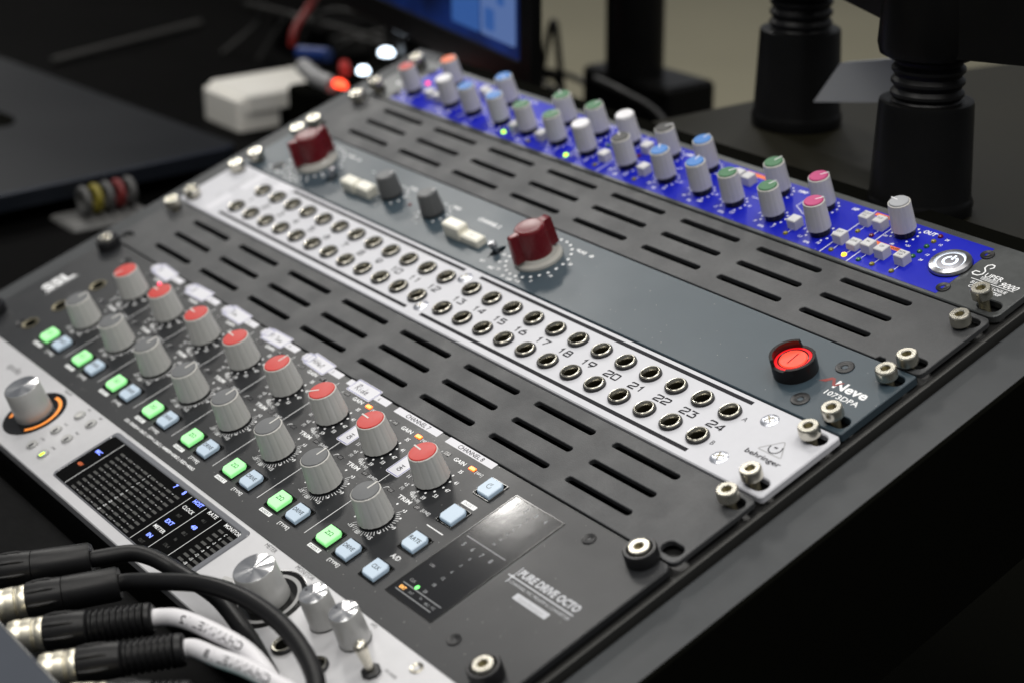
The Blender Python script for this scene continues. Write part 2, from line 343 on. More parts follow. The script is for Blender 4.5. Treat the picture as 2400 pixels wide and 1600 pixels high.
for u in ja:
    for v in (VA, VB):
        if jm is None: jm = jack_mb().obj('jack_socket', pb, (u, v, .4)).data
        else: put(jm, 'jack_socket', pb, (u, v, .4), random.uniform(0, 6))
DG = {'0': [[(.25, 0), (3.35, 0), (3.6, .3), (3.6, 3.1), (3.35, 3.4), (.25, 3.4), (0, 3.1), (0, .3), (.25, 0)]],
      '1': [[(.9, 2.3), (2.0, 3.4), (2.0, 0)]],
      '2': [[(0, 2.7), (0, 3.1), (.3, 3.4), (3.3, 3.4), (3.6, 3.1), (3.6, 2.1), (3.3, 1.8), (.4, 1.1), (0, .7), (0, 0), (3.6, 0)]],
      '3': [[(0, 3.4), (3.4, 3.4), (1.9, 2.0), (3.2, 2.0), (3.6, 1.7), (3.6, .3), (3.3, 0), (.3, 0), (0, .4)]],
      '4': [[(3.6, 1.0), (0, 1.0), (2.6, 3.4), (2.8, 3.4), (2.8, 0)]],
      '5': [[(3.5, 3.4), (.3, 3.4), (.1, 2.0), (3.3, 2.0), (3.6, 1.7), (3.6, .3), (3.3, 0), (0, 0)]],
      '6': [[(2.4, 3.4), (.2, 1.7), (0, .4), (.3, 0), (3.3, 0), (3.6, .3), (3.6, 1.6), (3.3, 1.9), (.4, 1.9)]],
      '7': [[(0, 3.4), (3.6, 3.4), (1.5, 0)]],
      '8': [[(.3, 0), (3.3, 0), (3.6, .3), (3.6, 1.5), (3.3, 1.8), (.3, 1.8), (0, 1.5), (0, .3), (.3, 0)], [(.5, 1.8), (.3, 2.1), (.3, 3.1), (.6, 3.4), (3.0, 3.4), (3.3, 3.1), (3.3, 2.1), (3.1, 1.8)]],
      '9': [[(1.2, 0), (3.4, 1.7), (3.6, 3.0), (3.3, 3.4), (.3, 3.4), (0, 3.1), (0, 1.8), (.3, 1.5), (3.2, 1.5)]]}
q = MB()
for i, u in enumerate(ja):
    s_ = str(i + 1); w = 4.75 * len(s_) - 1.15; x = u + 1.1 - w / 2 + (0 if len(s_) > 1 else 0)
    for k, ch in enumerate(s_):
        for pl in DG[ch]: q.stroke([(x + k * 4.75 + a, 22.3 - 1.7 + c) for a, c in pl], .76, .46, 'dark_print')
q.obj('number_print', pb)
q = MB()
for (a, b_, v0, v1) in ((67.5, 233.3, 39.6, 41.6), (246.2, 436.9, 39.6, 41.6), (42.3, 231.8, 4.0, 6.0), (244.3, 435.6, 4.0, 6.0)): q.box(a, b_, v0, v1, .2, .47, 'dark_print')
q.obj('stripe_print', pb)
q = MB(); q.text('A', 441.7, 31.6, 2.6, .46, 'dark_print'); q.obj('row_letter', pb); q = MB(); q.text('B', 441.3, 14.0, 2.6, .46, 'dark_print'); q.obj('row_letter', pb); q = MB()
tr = [Vector((459.2, 21.4)), Vector((472.3, 21.4)), Vector((466.3, 30.0))]
tp = []
for i in range(3):
    a, b_, c_ = tr[i - 1], tr[i], tr[(i + 1) % 3]; da = (a - b_).normalized() * 1.3; dc = (c_ - b_).normalized() * 1.3
    for k in range(5): s1 = k / 4; tp.append(tuple(b_ + da * (1 - s1) ** 2 + dc * s1 ** 2))
q.stroke(tp, .45, .46, 'grey_print', closed=True)
q.stroke(arcp(465.9, 24.9, 2.9, 170, 400, 14), .55, .46, 'dark_print'); q.stroke([(464.9, 25.3), (466.6, 25.4)], .8, .462, 'dark_print')
q.text('behringer', 465.6, 18.4, 2.6, .46, 'dark_print', w=19.2, bold=.02)
q.obj('maker_emblem', pb); q = MB(); q.text('ULTRAPATCH', 26, 30, 2.2, .46, 'grey_print', rot=PI / 2); q.text('PRO', 23, 16, 1.6, .46, 'grey_print', rot=PI / 2)
q.obj('lettering', pb)
q = MB()
for (x0, y0, x1, y1) in ((27.5, 3.2, 34.5, 19.5), (28, 26, 36, 42.5), (50, 36.0, 64, 43)): q.slab([rr(x0, y0, x1, y1, .8, 2)], .41, .5, 'sticker', .05)
q.obj('blank_label', pb, (0, 0, 0))
for u, v in ((239.3, 36.2), (238.6, 9.4), (450.9, 36.4), (450.4, 8.9)): cross_screw(3.9).obj('cross_screw', pb, (u, v, .4), rotz=random.random())
rack_screws(pb, [(RH[0], 37.5, 1.2), (RH[0], 6.8, 1.2), (473.4, 37.0, 2.3), (473.2, 5.9, 2.6)])

# ------------------------------------------------------------------ blue-grey two channel preamp
nv = thing('preamp', 'blue grey two channel preamp with maroon pointer knobs and glowing red power switch', 'preamp', (241.3, 1.5 * U1, 0))
loops = [rr(.6, U1 + .4, 481.6, 2 * U1 - .5, .9, 3)]
for u in RH:
    for v in (U1 + 6.35, U1 + 37.5): loops.append(stadium(u + (.5 if u > 200 else -.5), v, 11.2, 6.8))
for u in (77.3, 234.4): loops.append(stadium(u, 60.3, 5.2, 12.2))
b = MB(); b.slab(loops, -3.4, .2, 'neve_blue', .35); b.obj('front_plate', nv)
q = MB(); q.box(24, 458, U1 + 2, 2 * U1 - 2, -40, -12, 'black_or_shade'); q.obj('chassis', nv)
def pointer_knob(u, v, ang, name_parent):
    b = MB(); r = 7.6; pts = []
    for i in range(49):
        a = 2 * PI * i / 48; x, y = math.cos(a), math.sin(a)
        pts.append((a, r))
    prof = []
    n = 180
    def rad(a, z):
        c, s_ = abs(math.cos(a)), abs(math.sin(a)); front = math.cos(a) > 0; tip, hw = (12.2, 1.7) if front else (11.6, 2.3)
        w = min(tip / max(c, 1e-6), hw / max(s_, 1e-6)); k = 1 + .07 * (1 - z / 18)
        return (w ** 9 + r ** 9) ** (1 / 9) * k if w > r * .7 else r * k
    zs = [(3.4, 1), (17.0, 1), (17.6, .985), (17.9, .95)]
    vs = []; fs = []
    for z, k in zs:
        for i in range(n): a = 2 * PI * i / n; R = rad(a, z) * k; vs.append((R * math.cos(a), R * math.sin(a), z))
    for j in range(len(zs) - 1):
        for i in range(n): k = (i + 1) % n; fs.append((j * n + i, j * n + k, (j + 1) * n + k, (j + 1) * n + i))
    fs.append(tuple(range((len(zs) - 1) * n, len(zs) * n)))
    b.add(vs, fs, 'maroon', True)
    b.lathe([(6.9, 17.85), (6.9, 18.2), (6.3, 18.45), (5.6, 18.35), (.1, 18.3)], 'maroon', 40)
    k = b.obj('pointer_knob', nv, (u, v, .2), rotz=ang)
    p = MB(); p.box(7.0, 11.4, -.45, .45, 17.8, 18.0, 'maroon_pointer'); p.add([(13.15, -.35, 3.6), (13.15, .35, 3.6), (12.27, .35, 17.2), (12.27, -.35, 17.2)], [(0, 1, 2, 3)], 'maroon_pointer'); p.obj('pointer_line', k, (u, v, .2))
    s = MB(); s.lathe([(12.4, 0), (12.4, .9), (11.9, 1.6), (9.6, 2.0), (8.6, 3.3), (6, 3.4)], 'clear_skirt', 64); s.obj('clear_skirt', k, (u, v, .25))
pointer_knob(259.6, 66.8, math.radians(-93), nv); pointer_knob(51.0, 67.0, math.radians(-98), nv)
def neve_small(u, v, ang):
    b = MB(); fl = lambda i, n, r, z: 1 - (.03 if i % 6 == 0 else 0)
    b.lathe([(6.3, 1.2), (6.3, 2.6), (6.15, 3.0), (5.35, 12.0), (5.0, 12.6)], 'neve_knob', 72, rmod=fl)
    b.lathe([(6.1, 0), (6.0, 1.2)], 'black_plastic', 32); k = b.obj('trim_knob', nv, (u, v, .2), rotz=ang)
    c = MB(); c.lathe([(4.5, 12.6), (4.3, 12.95), (.1, 12.95)], 'cap_grey', 28); c.box(2.9, 5.2, -.5, .5, 12.7, 13.1, 'knob_light'); c.obj('knob_cap', k, (u, v, .2))
neve_small(129.5, 66.7, math.radians(50)); neve_small(169.3, 66.6, math.radians(55))
def cream_key(u0, u1, v0, v1, h, txt, name='push_key'):
    b = MB(); b.box(u0, u1, v0, v1, -1, h, 'cream', .9); k = b.obj(name, nv, (0, 0, .2))
    t = MB(); t.text(txt, (u0 + u1) / 2, (v0 + v1) / 2, 1.5, h + .03, 'grey_print'); t.obj('key_print', k, (0, 0, .2))
cream_key(194.0, 208.0, 56.0, 63.2, 7.6, 'ø'); cream_key(208.3, 222.4, 56.4, 63.0, 4.2, '48V')
cream_key(94.8, 107.0, 56.3, 63.4, 6.3, 'ø'); cream_key(108.2, 120.6, 57.0, 64.2, 5.8, '48V')
for u, dv in ((234.4, -1.5), (77.3, 2.5)):
    b = MB(); b.tube([(0, 0, -3), (-.2, dv * .5, 1.5), (-.6, dv, 5.0), (-.7, dv * 1.1, 6.0)], 1, 'lever', 14, rfun=lambda i: (1.3, 1.5, 2.2, 1.6)[i]); b.box(-2.3, 2.3, -5.9, 5.9, -3.6, -2.6, 'black_or_shade'); b.obj('toggle_lever', nv, (u, 60.3, 0), rotz=0)
q = MB()
for cx, off in ((259.6, 0), (51.0, 0)):
    for k in range(24):
        a = math.radians(-187 + k * 15)
        if 100 < (math.degrees(a) % 360) < 170: continue
        q.disc(cx + 16.6 * math.cos(a), 66.8 + 16.6 * math.sin(a), .80, .26, 'white_print', 10)
    for t_, a in (('80', 47), ('70', 165), ('60', 180), ('50', 200), ('40', 218), ('30', 237), ('20', 258), ('OFF', 274), ('+10', 289), ('0', 310), ('10', 338), ('20', 12)):
        q.text(t_, cx + 20.4 * math.cos(math.radians(a)), 66.8 + 20.2 * math.sin(math.radians(a)) * .98, 1.7, .26, 'white_print', bold=.025)
    q.text('LINE', cx + 17.3, 81.0, 1.9, .26, 'white_print', bold=.025); q.text('dB', cx + 24.2, 80.8, 1.9, .26, 'white_print', bold=.025)
    q.text('MIC', cx - 15.6, 48.9, 1.9, .26, 'white_print', bold=.025); q.text('LO', cx - 25.3, 50.9, 1.9, .26, 'white_print', bold=.025)
q.obj('lettering', nv); q = MB()
for cx in (129.5, 169.3):
    for k in range(11):
        a = math.radians(-130 + k * 26 * 1.04); q.disc(cx + 9.4 * math.sin(-a), 66.7 + 8.9 * -math.cos(a) * -1, .68, .26, 'white_print', 10)
    for t_, a in (('0', 210), ('2', 240), ('4', 265), ('6', 120), ('8', 60), ('10', 20)): q.text(t_, cx + 11.3 * math.cos(math.radians(a)), 66.7 + 11.0 * math.sin(math.radians(a)), 1.3, .26, 'white_print')
q.text('TRIM', 177.8, 76.0, 2.2, .26, 'white_print', bold=.03); q.text('TRIM', 136.4, 76.6, 2.2, .26, 'white_print', bold=.01); q.text('O/L', 97, 76.6, 1.6, .26, 'white_print')
q.text('CHANNEL 2', 208.0, 75.3, 2.5, .26, 'white_print', bold=.03); q.text('CHANNEL 1', 22, 77, 1.6, .26, 'white_print')
q.obj('lettering', nv); q = MB(); q.text('Neve', 465.6, 68.1, 5.0, .26, 'white_print', bold=.028, w=17.6); q.text('1073DPA', 465.6, 62.3, 2.9, .26, 'white_print', bold=.012, w=18.0)
q.obj('model_name', nv)
q = MB()   # red zigzag emblem before the name
q.poly([(449.0, 66.2), (452.6, 70.6), (454.6, 70.6), (452.0, 66.9)], .26, 'emblem_red'); q.poly([(452.6, 70.6), (454.2, 70.6), (458.0, 66.4), (456.2, 66.4)], .262, 'emblem_red'); q.poly([(456.2, 66.4), (457.4, 66.4), (460.0, 69.9), (458.8, 69.9)], .264, 'emblem_red')
q.obj('red_emblem', nv)
q = MB(); q.lathe([(1.1, 0), (1.1, .3), (.6, .6), (.05, .7)], 'led_off_red', 14); q.obj('signal_lamp', nv, (149, 65.3, .2))
# power switch
pw = MB()
def ringwall(b, r0, r1, z0, z1f, m, n=72):
    vs = []; fs = []
    for i in range(n):
        a = 2 * PI * i / n; c, s_ = math.cos(a), math.sin(a); z1 = z1f(math.degrees(a))
        vs += [(r1 * c, r1 * s_, z0), (r1 * c, r1 * s_, z1), (r0 * c, r0 * s_, z1), (r0 * c, r0 * s_, z0)]
    for i in range(n):
        k = (i + 1) % n
        for j in range(3): fs.append((4 * i + j, 4 * k + j, 4 * k + j + 1, 4 * i + j + 1))
    b.add(vs, fs, m)
ringwall(pw, 8.1, 9.5, 0, lambda a: 6.0 if (60 < a < 112 or 246 < a < 292) else (9.0 if 112 <= a <= 246 else 6.8), 'guard')
pwo = pw.obj('power_switch', nv, (436.0, 66.0, .2))
b = MB(); b.lathe([(8.05, .1), (8.05, 5.6), (7.8, 5.9), (6.6, 5.9)], 'red_lens', 48, cap=False); b.lathe([(6.6, 5.9), (6.3, 5.6), (6.0, 5.7)], 'guard', 48, cap=False); b.lathe([(6.0, 5.7), (5.6, 6.15), (.1, 6.2)], 'red_core', 48); b.obj('lit_lens', pwo, (436.0, 66.0, .2))
b = MB(); b.box(-.28, .28, -3.6, 3.6, 6.2, 6.26, 'dark_print'); b.obj('power_mark', pwo, (436.0, 66.0, .2), rotz=.08)
for u, v in ((452.3, 78.0), (451.4, 53.1), (30, 78), (30, 53.1)): flat_screw(4.0, 'black_screw', 1.35).obj('flat_screw', nv, (u, v, .2), rotz=random.random())
rack_screws(nv, [(RH[0], 51.3, 1.2), (RH[0], 81.5, 1.2), (472.6, 50.8, 1.9), (473.4, 80.6, 1.6)])

# ------------------------------------------------------------------ knobs with coloured caps
KM = {}
def fluted(rt, rb, z0, z1, m, nf, depth, rim):
    b = MB(); N_ = nf * 8
    def fl(i, n, r, z): return 1 - depth * (1 if i % 8 == 0 else .35 if i % 8 in (1, 7) else 0) * (1 if z < z1 - .6 else .3)
    b.lathe([(rb, z0), (rb - (rb - rt) * .03, z0 + .4), (rt + .05, z1 - .7)], m, N_, rmod=fl, cap=False)
    b.lathe([(rt + .05, z1 - .7), (rt, z1 - .25), (rt - .25, z1), (rt - .45, z1)], rim, N_, rmod=fl, cap=False)
    b.lathe([(rt - .45, z1), (rt - .5, z1 - .4)], rim, 48)
    return b
def console_knob(parent, u, v, z, kind, cap, ang):
    """kind: 'wide' for the eight channel preamp, 'slim' for the blue strip; ang = direction of the pointer in degrees"""
    a = math.radians(ang)
    if kind not in KM:
        if kind == 'wide': b = fluted(6.55, 7.8, 1.0, 14.6, 'knob_grey', 14, .030, 'rim_light'); b.lathe([(6.6, 0), (6.6, 1.2)], 'black_plastic', 32)
        else: b = fluted(5.05, 5.55, 3.4, 17.0, 'knob_light', 14, .022, 'rim_light'); b.lathe([(4.7, 0), (4.9, 1.4), (4.9, 3.6)], 'black_plastic', 12, smooth=False)
        KM[kind] = b.obj('console_knob', parent, (u, v, z), rotz=a); k = KM[kind]; KM[kind] = k.data
    else: k = put(KM[kind], 'console_knob', parent, (u, v, z), a)
    key = (kind, cap)
    if key not in KM:
        b = MB()
        if kind == 'wide': b.lathe([(6.1, 14.1), (6.1, 14.75), (5.8, 15.05), (3, 15.15), (.1, 15.18)], cap, 48); b.box(1.2, 6.5, -.36, .36, 14.9, 15.24, 'rim_light')
        elif cap == 'cap_white': b.lathe([(4.9, 16.5), (4.95, 17.2), (4.4, 17.9), (2.5, 18.15), (.1, 18.2)], cap, 40)
        else: b.lathe([(4.45, 16.5), (4.45, 17.3), (4.15, 17.6), (2, 17.7), (.1, 17.72)], cap, 40); b.box(.9, 5.0, -.27, .27, 17.4, 17.78, 'cap_white')
        c = b.obj('knob_cap', k, (u, v, z)); KM[key] = c.data
    else: c = put(KM[key], 'knob_cap', k, (u, v, z))
    return k

# ------------------------------------------------------------------ dark eight channel preamp (two units high)
sp = thing('channel_preamp', 'dark eight channel preamp with red topped and grey topped knobs and green keys', 'preamp', (241.3, -2 * U1, 0))
V0, V1 = -3 * U1 + .4, -U1 - .4
loops = [rr(.6, V0, 482.2, V1, 3.5, 5)]
CH = [355.55 - 40.15 * (7 - i) for i in range(8)]
b = MB(); b.slab(loops, -3.2, 0, 'dark_panel', .45); b.obj('front_plate', sp)
gain_ang = [200, 95, 95, 95, 55, 95 + 55, 130, 128]
gain_ang = [255, 178, 178, 178, 90, 222, 178, 176]
for i, c in enumerate(CH):
    console_knob(sp, c, -67.0, 0, 'wide', 'cap_red', gain_ang[i])
    console_knob(sp, c, -96.4, 0, 'wide', 'cap_grey', 90)
def cut_square(r, c, z0, z1, b, m, ch=.35):
    P = [(-r + c, -r), (r, -r), (r, r - c), (r - c, r), (-r, r), (-r, -r + c)]
    b.slab([P], z0, z1, m, ch)
def key(parent, u, v, m, txt, small=1.9, dark='dark_print', mark=None):
    f = MB(); f.slab([rr(-5.5, -5.6, 5.5, 5.6, .4, 2), rr(-5.05, -5.15, 5.05, 5.15, .3, 2)], 0, .45, 'gloss_black', .1); f.box(-5.1, 5.1, -5.2, 5.2, .01, .06, 'black_or_shade')
    fo = f.obj('key_bezel', parent, (u, v, 0))
    k = MB(); cut_square(4.55, 1.6, .1, 1.9, k, m); ko = k.obj('key_cap', fo, (u, v, 0))
    if txt or mark:
        t = MB()
        if txt: t.text(txt, 0, .7, 2.1, 1.93, dark, w=(4.8 if len(txt) == 2 else 5.0 if txt == 'CLK' else 7.0), bold=.01)
        if mark: t.stroke(arcp(-.2, .3, 1.35, 95, 355, 18), .26, 1.93, dark); t.stroke([(-.2, .5), (.5, 1.9)], .26, 1.93, dark)
        t.obj('key_print', fo, (u, v, 0))
    return fo
for i, c in enumerate(CH):
    key(sp, c - 7.65, -115.4, 'lit_green', 'ZΩ'); key(sp, c + 7.6, -115.4, 'lit_white', 'DRIVE', 1.75)
    o = MB(); o.box(-1.9, 1.9, -.95, .95, 0, .45, 'led_amber' if i >= 5 else 'led_off_smoke', .2)
    if i >= 5: o.box(-1.2, 1.2, -.5, .5, .4, .48, 'led_amber_core')
    o.obj('phantom_lamp', sp, (c + 9.8, -53.0, .02))
    for du, v in ((-8.6, -53.0), (-10.4, -82.0), (9.5, -82.0)):
        o = MB(); o.slab([rr(-1.75, -.95, 1.75, .95, .2, 2), rr(-1.55, -.75, 1.55, .75, .1, 2)], 0, .15, 'gloss_black', .04); o.box(-1.5, 1.5, -.7, .7, .01, .06, 'led_off_smoke'); o.obj('status_lamp', sp, (c + du, v, .02))
o = MB(); o.lathe([(1.0, 0), (.9, .5), (.05, .7)], 'led_pink', 14); o.obj('signal_lamp', sp, (79.5, -54.6, 0))
q = MB(); W = 'white_print'; z = .06
for i, c in enumerate(CH):
    q.text('GAIN', c + .7, -53.0, 2.05, z, W, bold=.022, w=8.0); q.text('[48V]', c + 15.2, -53.4, 1.5, z, W, w=4.6)
    q.text('ø', c - 12.2, -53.0, 1.2, z, W)
    for k, t_ in enumerate(('35', '41', '47', '53', '59', '+65')):
        a = math.radians(72 - 26.2 * k - 24); x, y = c + 8.75 * math.cos(a), -67.0 + 8.75 * math.sin(a); q.disc(x, y, .55, z, W)
        tx, ty = c + 12.0 * math.cos(a), -67.0 + 11.6 * math.sin(a)
        if k == 0: tx, ty = c + 1.8 + 5, -56.4 - .6
        q.text(t_, tx, ty, 1.85, z, W, bold=.02)
    for k in range(5):
        a = math.radians(238 - 26.2 * k); q.disc(c + 8.75 * math.cos(a), -67.0 + 8.75 * math.sin(a), .55, z, W)
    q.text('11', c - 11.0, -71.8, 1.85, z, W, bold=.02); q.text('+5', c - 7.6, -75.6, 1.85, z, W, bold=.02); q.text('[0]', c - 7.2, -78.0, 1.4, z, W); q.text('dB', c - .2, -77.3, 1.85, z, W, bold=.02)
    q.text('[+30]', c + 5.2, -79.3, 1.45, z, W)
    q.text('TRIM', c + .3, -82.0, 2.1, z, W, bold=.022, w=9.2); q.text('[LINE]', c + 15.5, -81.7, 1.5, z, W, w=5.4)
    q.stroke([(c - 14.6, -82.9), (c - 14.2, -81.9), (c - 13.4, -81.3), (c - 12.6, -81.2)], .28, z, W)
    for k in range(23):
        a = math.radians(57 - 8.1 * k); r1 = 10.3 if k % 4 else 10.9
        q.stroke([(c + 8.5 * math.cos(a), -96.4 + 8.5 * math.sin(a)), (c + r1 * math.cos(a), -96.4 + r1 * math.sin(a))], .26, z, W)
    a = math.radians(228); q.stroke([(c + 8.5 * math.cos(a), -96.4 + 8.5 * math.sin(a)), (c + 10.3 * math.cos(a), -96.4 + 10.3 * math.sin(a))], .26, z, W)
    for du, v in ((-9.4, -101.1), (9.2, -90.4), (9.1, -101.1), (0, -85.6), (-9.2, -91)): q.disc(c + du, v, .55, z, W)
    q.text('-15', c - 6.6, -105.3, 1.85, z, W, bold=.02); q.text('dB', c - .1, -106.2, 1.85, z, W, bold=.02); q.text('+15', c + 7.1, -105.2, 1.85, z, W, bold=.02)
    q.text('+9', c + 11.4, -95.6, 1.75, z, W, bold=.02); q.text('+3', c + 6.6, -86.5, 1.75, z, W, bold=.02)
    q.slab([rr(c - 12.2, -124.0, c - 3.3, -122.0, .1, 1)], .01, .06, W, .02); q.text('INSERT', c - 7.75, -123.0, 1.4, .08, 'dark_print', w=7.4)
    q.text('[TYPE]', c + 7.6, -123.1, 1.6, z, W, bold=.012, w=7.8)
    if i < 7: q.stroke([(c + 20.1, -120.3), (c + 20.1, -76 if i > 4 else -50)], .34, z, W)
q.text('ZΩ: GREEN=12kΩ | OFF=1.2kΩ | AMBER=600Ω | RED=400Ω', 214.6, -127.2, 1.6, z, W, bold=.02, w=70)
q.slab([rr(379.1, -69.5, 388.1, -67.2, .2, 1)], .01, .06, W, .02); q.text('INSERT', 383.6, -68.35, 1.4, .08, 'grey_print')
q.stroke([(378.0, -86.1), (389.3, -86.1)], .5, z, W); q.text('A/D', 383.6, -105.6, 2.4, z, W, bold=.012)
q.obj('lettering', sp)
key(sp, 383.7, -57.1, 'lit_white', '', mark=1); key(sp, 383.7, -76.5, 'lit_white', ''); key(sp, 383.7, -96.0, 'lit_white', 'RATE'); key(sp, 383.7, -115.5, 'lit_white', 'CLK')
W = 'silver_print'; q = MB(); q.text('PURE DRIVE OCTO', 452.9, -81.0, 3.6, z, W, shear=.1, bold=.045, w=36)
q.stroke([(431.5, -84.5), (471.2, -84.5)], .6, z, W); q.stroke([(434.0, -88.0), (434.0, -78.8)], .5, z, W); q.disc(434, -84.5, .9, .07, W)
q.text('8-CHANNEL MIC PREAMP & CONVERTER', 452.6, -86.6, 1.5, z, W, shear=.1)
q.slab([rr(443.4, -92.2, 463.5, -89.0, .4, 2)], .01, .06, 'silver_print', .02); q.text('SuperAnalogue', 453.4, -90.6, 1.8, .08, 'grey_print', shear=.1)
q.obj('model_name', sp); W = 'white_print'
q = MB(); q.text('SSL', 14.5, -86.4, 9.0, z, W, rot=PI / 2, bold=.04, sx=1.02); q.stroke([(20.6, -97), (20.6, -76)], .5, z, W); q.obj('maker_emblem', sp)
# meter window
mo = MB(); mo.slab([rr(395.9, -119.7, 427.6, -52.8, .3, 2), rr(396.6, -119.0, 426.9, -53.5, .2, 2)], 0, .3, 'gloss_black', .08); mo.box(396.6, 426.9, -119.0, -53.5, -.5, .1, 'glass_black'); mw = mo.obj('meter_window', sp)
q = MB(); D = 'dim_print'; z = .13
for k in range(4): q.text(str(k + 1), 401.3 + 6.2 * k, -56.6, 2.2, z, D, bold=.02); q.text(str(k + 5), 401.6 + 6.0 * k, -84.2, 2.2, z, D, bold=.02)
for k, t_ in enumerate(('0', '3', '6', '12', '18', '24')):
    q.text(t_, 412.5, -60.6 - 3.3 * k, 1.3, z, D); q.text(t_, 411.2, -88.4 - 4.4 * k, 1.5, z, D, bold=.02)
q.stroke([(398.6, -80.4), (424.2, -80.4)], .45, z, D); q.stroke([(398.6, -112.3), (424.4, -112.3)], .4, z, D); q.stroke([(398.6, -116.3), (422.9, -116.3)], .4, z, D)
q.text('CLK', 401.6, -109.6, 1.4, z, 'grey_print'); q.text('INT', 407.0, -114.4, 1.2, z, D); q.text('96', 413.0, -113.9, 1.2, z, D); q.text('88.2', 418, -114.5, 1.3, z, D); q.text('192', 421.8, -114.3, 1.3, z, D)
q.text('USB', 400.9, -99.6, 1.3, z, 'grey_print')
q.obj('meter_print', mw)
q = MB(); q.text('EXT', 401.3, -114.4, 1.5, .15, 'orange_lit', bold=.04); q.obj('clock_lamp', mw)
q = MB(); q.disc(406.4, -111.6 + .6, 1.1, .15, 'green_lit', 8); q.obj('rate_lamp', mw)
for u, v in ((442.9, -53.1), (443.1, -119.6), (36, -53.1), (36, -119)): flat_screw(2.9, 'black_screw', 1.1).obj('flat_screw', sp, (u, v, 0), rotz=random.random())
for u, v in ((44.0, -75.2), (42.2, -98.0), (42.0, -116.3)):
    b = MB(); b.lathe([(4.9, 0), (4.9, .35), (4.0, .45), (3.3, .1)], 'nickel_dark', 32, cap=False); b.lathe([(3.3, .1), (3.2, .05)], 'black_or_shade', 24); b.obj('input_socket', sp, (u, v, 0))
def cup(u, v):
    b = MB(); b.lathe([(6.3, 0), (6.7, .5), (6.7, 5.0), (6.2, 5.7), (5.2, 5.7), (4.7, 4.2), (4.6, 3.0)], 'black_plastic', 44); o = b.obj('cup_washer', sp, (u, v, 0))
    s_ = put(SCREW, 'rack_screw', o, (u, v, 1.9), random.random() * 6)
for u, v in ((469.7, -48.6), (469.4, -123.4), (9.3, -50.0), (9.3, -123)): cup(u, v)
# handwritten name stickers
HW = {'R': [[(0, 0), (.1, 1)], [(-.05, .95), (.45, 1), (.5, .75), (.1, .5), (.6, 0)]], 'i': [[(.1, 0), (.12, .5)], [(.13, .68), (.16, .74)]], 'd': [[(.5, .35), (.2, .4), (.05, .15), (.25, 0), (.5, .2), (.62, 1.0), (.55, .1), (.65, 0)]],
      'e': [[(.05, .25), (.4, .35), (.35, .52), (.12, .45), (.05, .15), (.25, 0), (.5, .12)]], 'H': [[(.05, 0), (.05, 1)], [(.6, 0), (.6, 1)], [(.05, .5), (.6, .5)]], 'O': [[(.3, 0), (.05, .3), (.15, .85), (.4, .98), (.65, .6), (.55, .15), (.3, 0)]],
      'I': [[(.3, 0), (.3, 1)], [(0, 0), (.6, 0)], [(0, 1), (.6, 1)]], 'a': [[(.5, .45), (.2, .5), (.05, .2), (.2, 0), (.5, .4), (.5, 0)]], 't': [[(.25, 1), (.2, .1), (.4, 0)], [(0, .7), (.5, .7)]], 'T': [[(0, 1), (.7, 1)], [(.35, 1), (.35, 0)]],
      'o': [[(.25, 0), (.05, .25), (.25, .5), (.48, .25), (.25, 0)]], 'm': [[(0, 0), (.05, .5), (.1, .35), (.25, .5), (.3, 0), (.33, .4), (.5, .5), (.55, 0)]], 'F': [[(.6, 1), (.1, 1), (.05, 0)], [(.1, .55), (.5, .55)]], 'l': [[(.1, 1), (.1, 0)]],
      'K': [[(.05, 0), (.05, 1)], [(.6, 1), (.07, .5), (.6, 0)]], 'c': [[(.45, .45), (.2, .5), (.05, .25), (.2, 0), (.45, .05)]], 'k': [[(.05, 0), (.05, 1)], [(.4, .5), (.07, .25), (.45, 0)]], 'S': [[(.55, .85), (.3, 1), (.05, .8), (.5, .3), (.3, 0), (0, .15)]], 'n': [[(0, 0), (.05, .5), (.1, .35), (.3, .5), (.35, 0)]], 'r': [[(0, 0), (.05, .5), (.1, .35), (.3, .5)]], ' ': []}
def hand(b, txt, u, v, h, ang, z, w=.36, adv=.78):
    x = 0; c, s_ = math.cos(ang), math.sin(ang)
    for ch in txt:
        for pl in HW[ch]: b.stroke([(u + ((x + a) * h) * c - (e * h) * s_, v + ((x + a) * h) * s_ + (e * h) * c) for a, e in pl], w, z, 'dark_print')
        x += adv if ch not in 'ilt' else .42
def name_sticker(pts_c, w, h, ang, txt, th, z0, rotate_text=False, lab=None):
    b = MB(); P = rr(-w / 2, -h / 2, w / 2, h / 2, .9, 3); b.slab([P], 0, .12, 'sticker', .04)
    b.stroke(rr(-w / 2 + .55, -h / 2 + .55, w / 2 - .55, h / 2 - .55, .5, 2), .30, .14, 'ink_blue', closed=True)
    if txt:
        if rotate_text: hand(b, txt, *rotate_text, .15)
        else: hand(b, txt, -w * .30, -th / 2, th, .0, .15)
    o = b.obj('name_sticker', sp, (pts_c[0], pts_c[1], z0), rotz=ang)
    if lab: o['label'] = lab
    return o
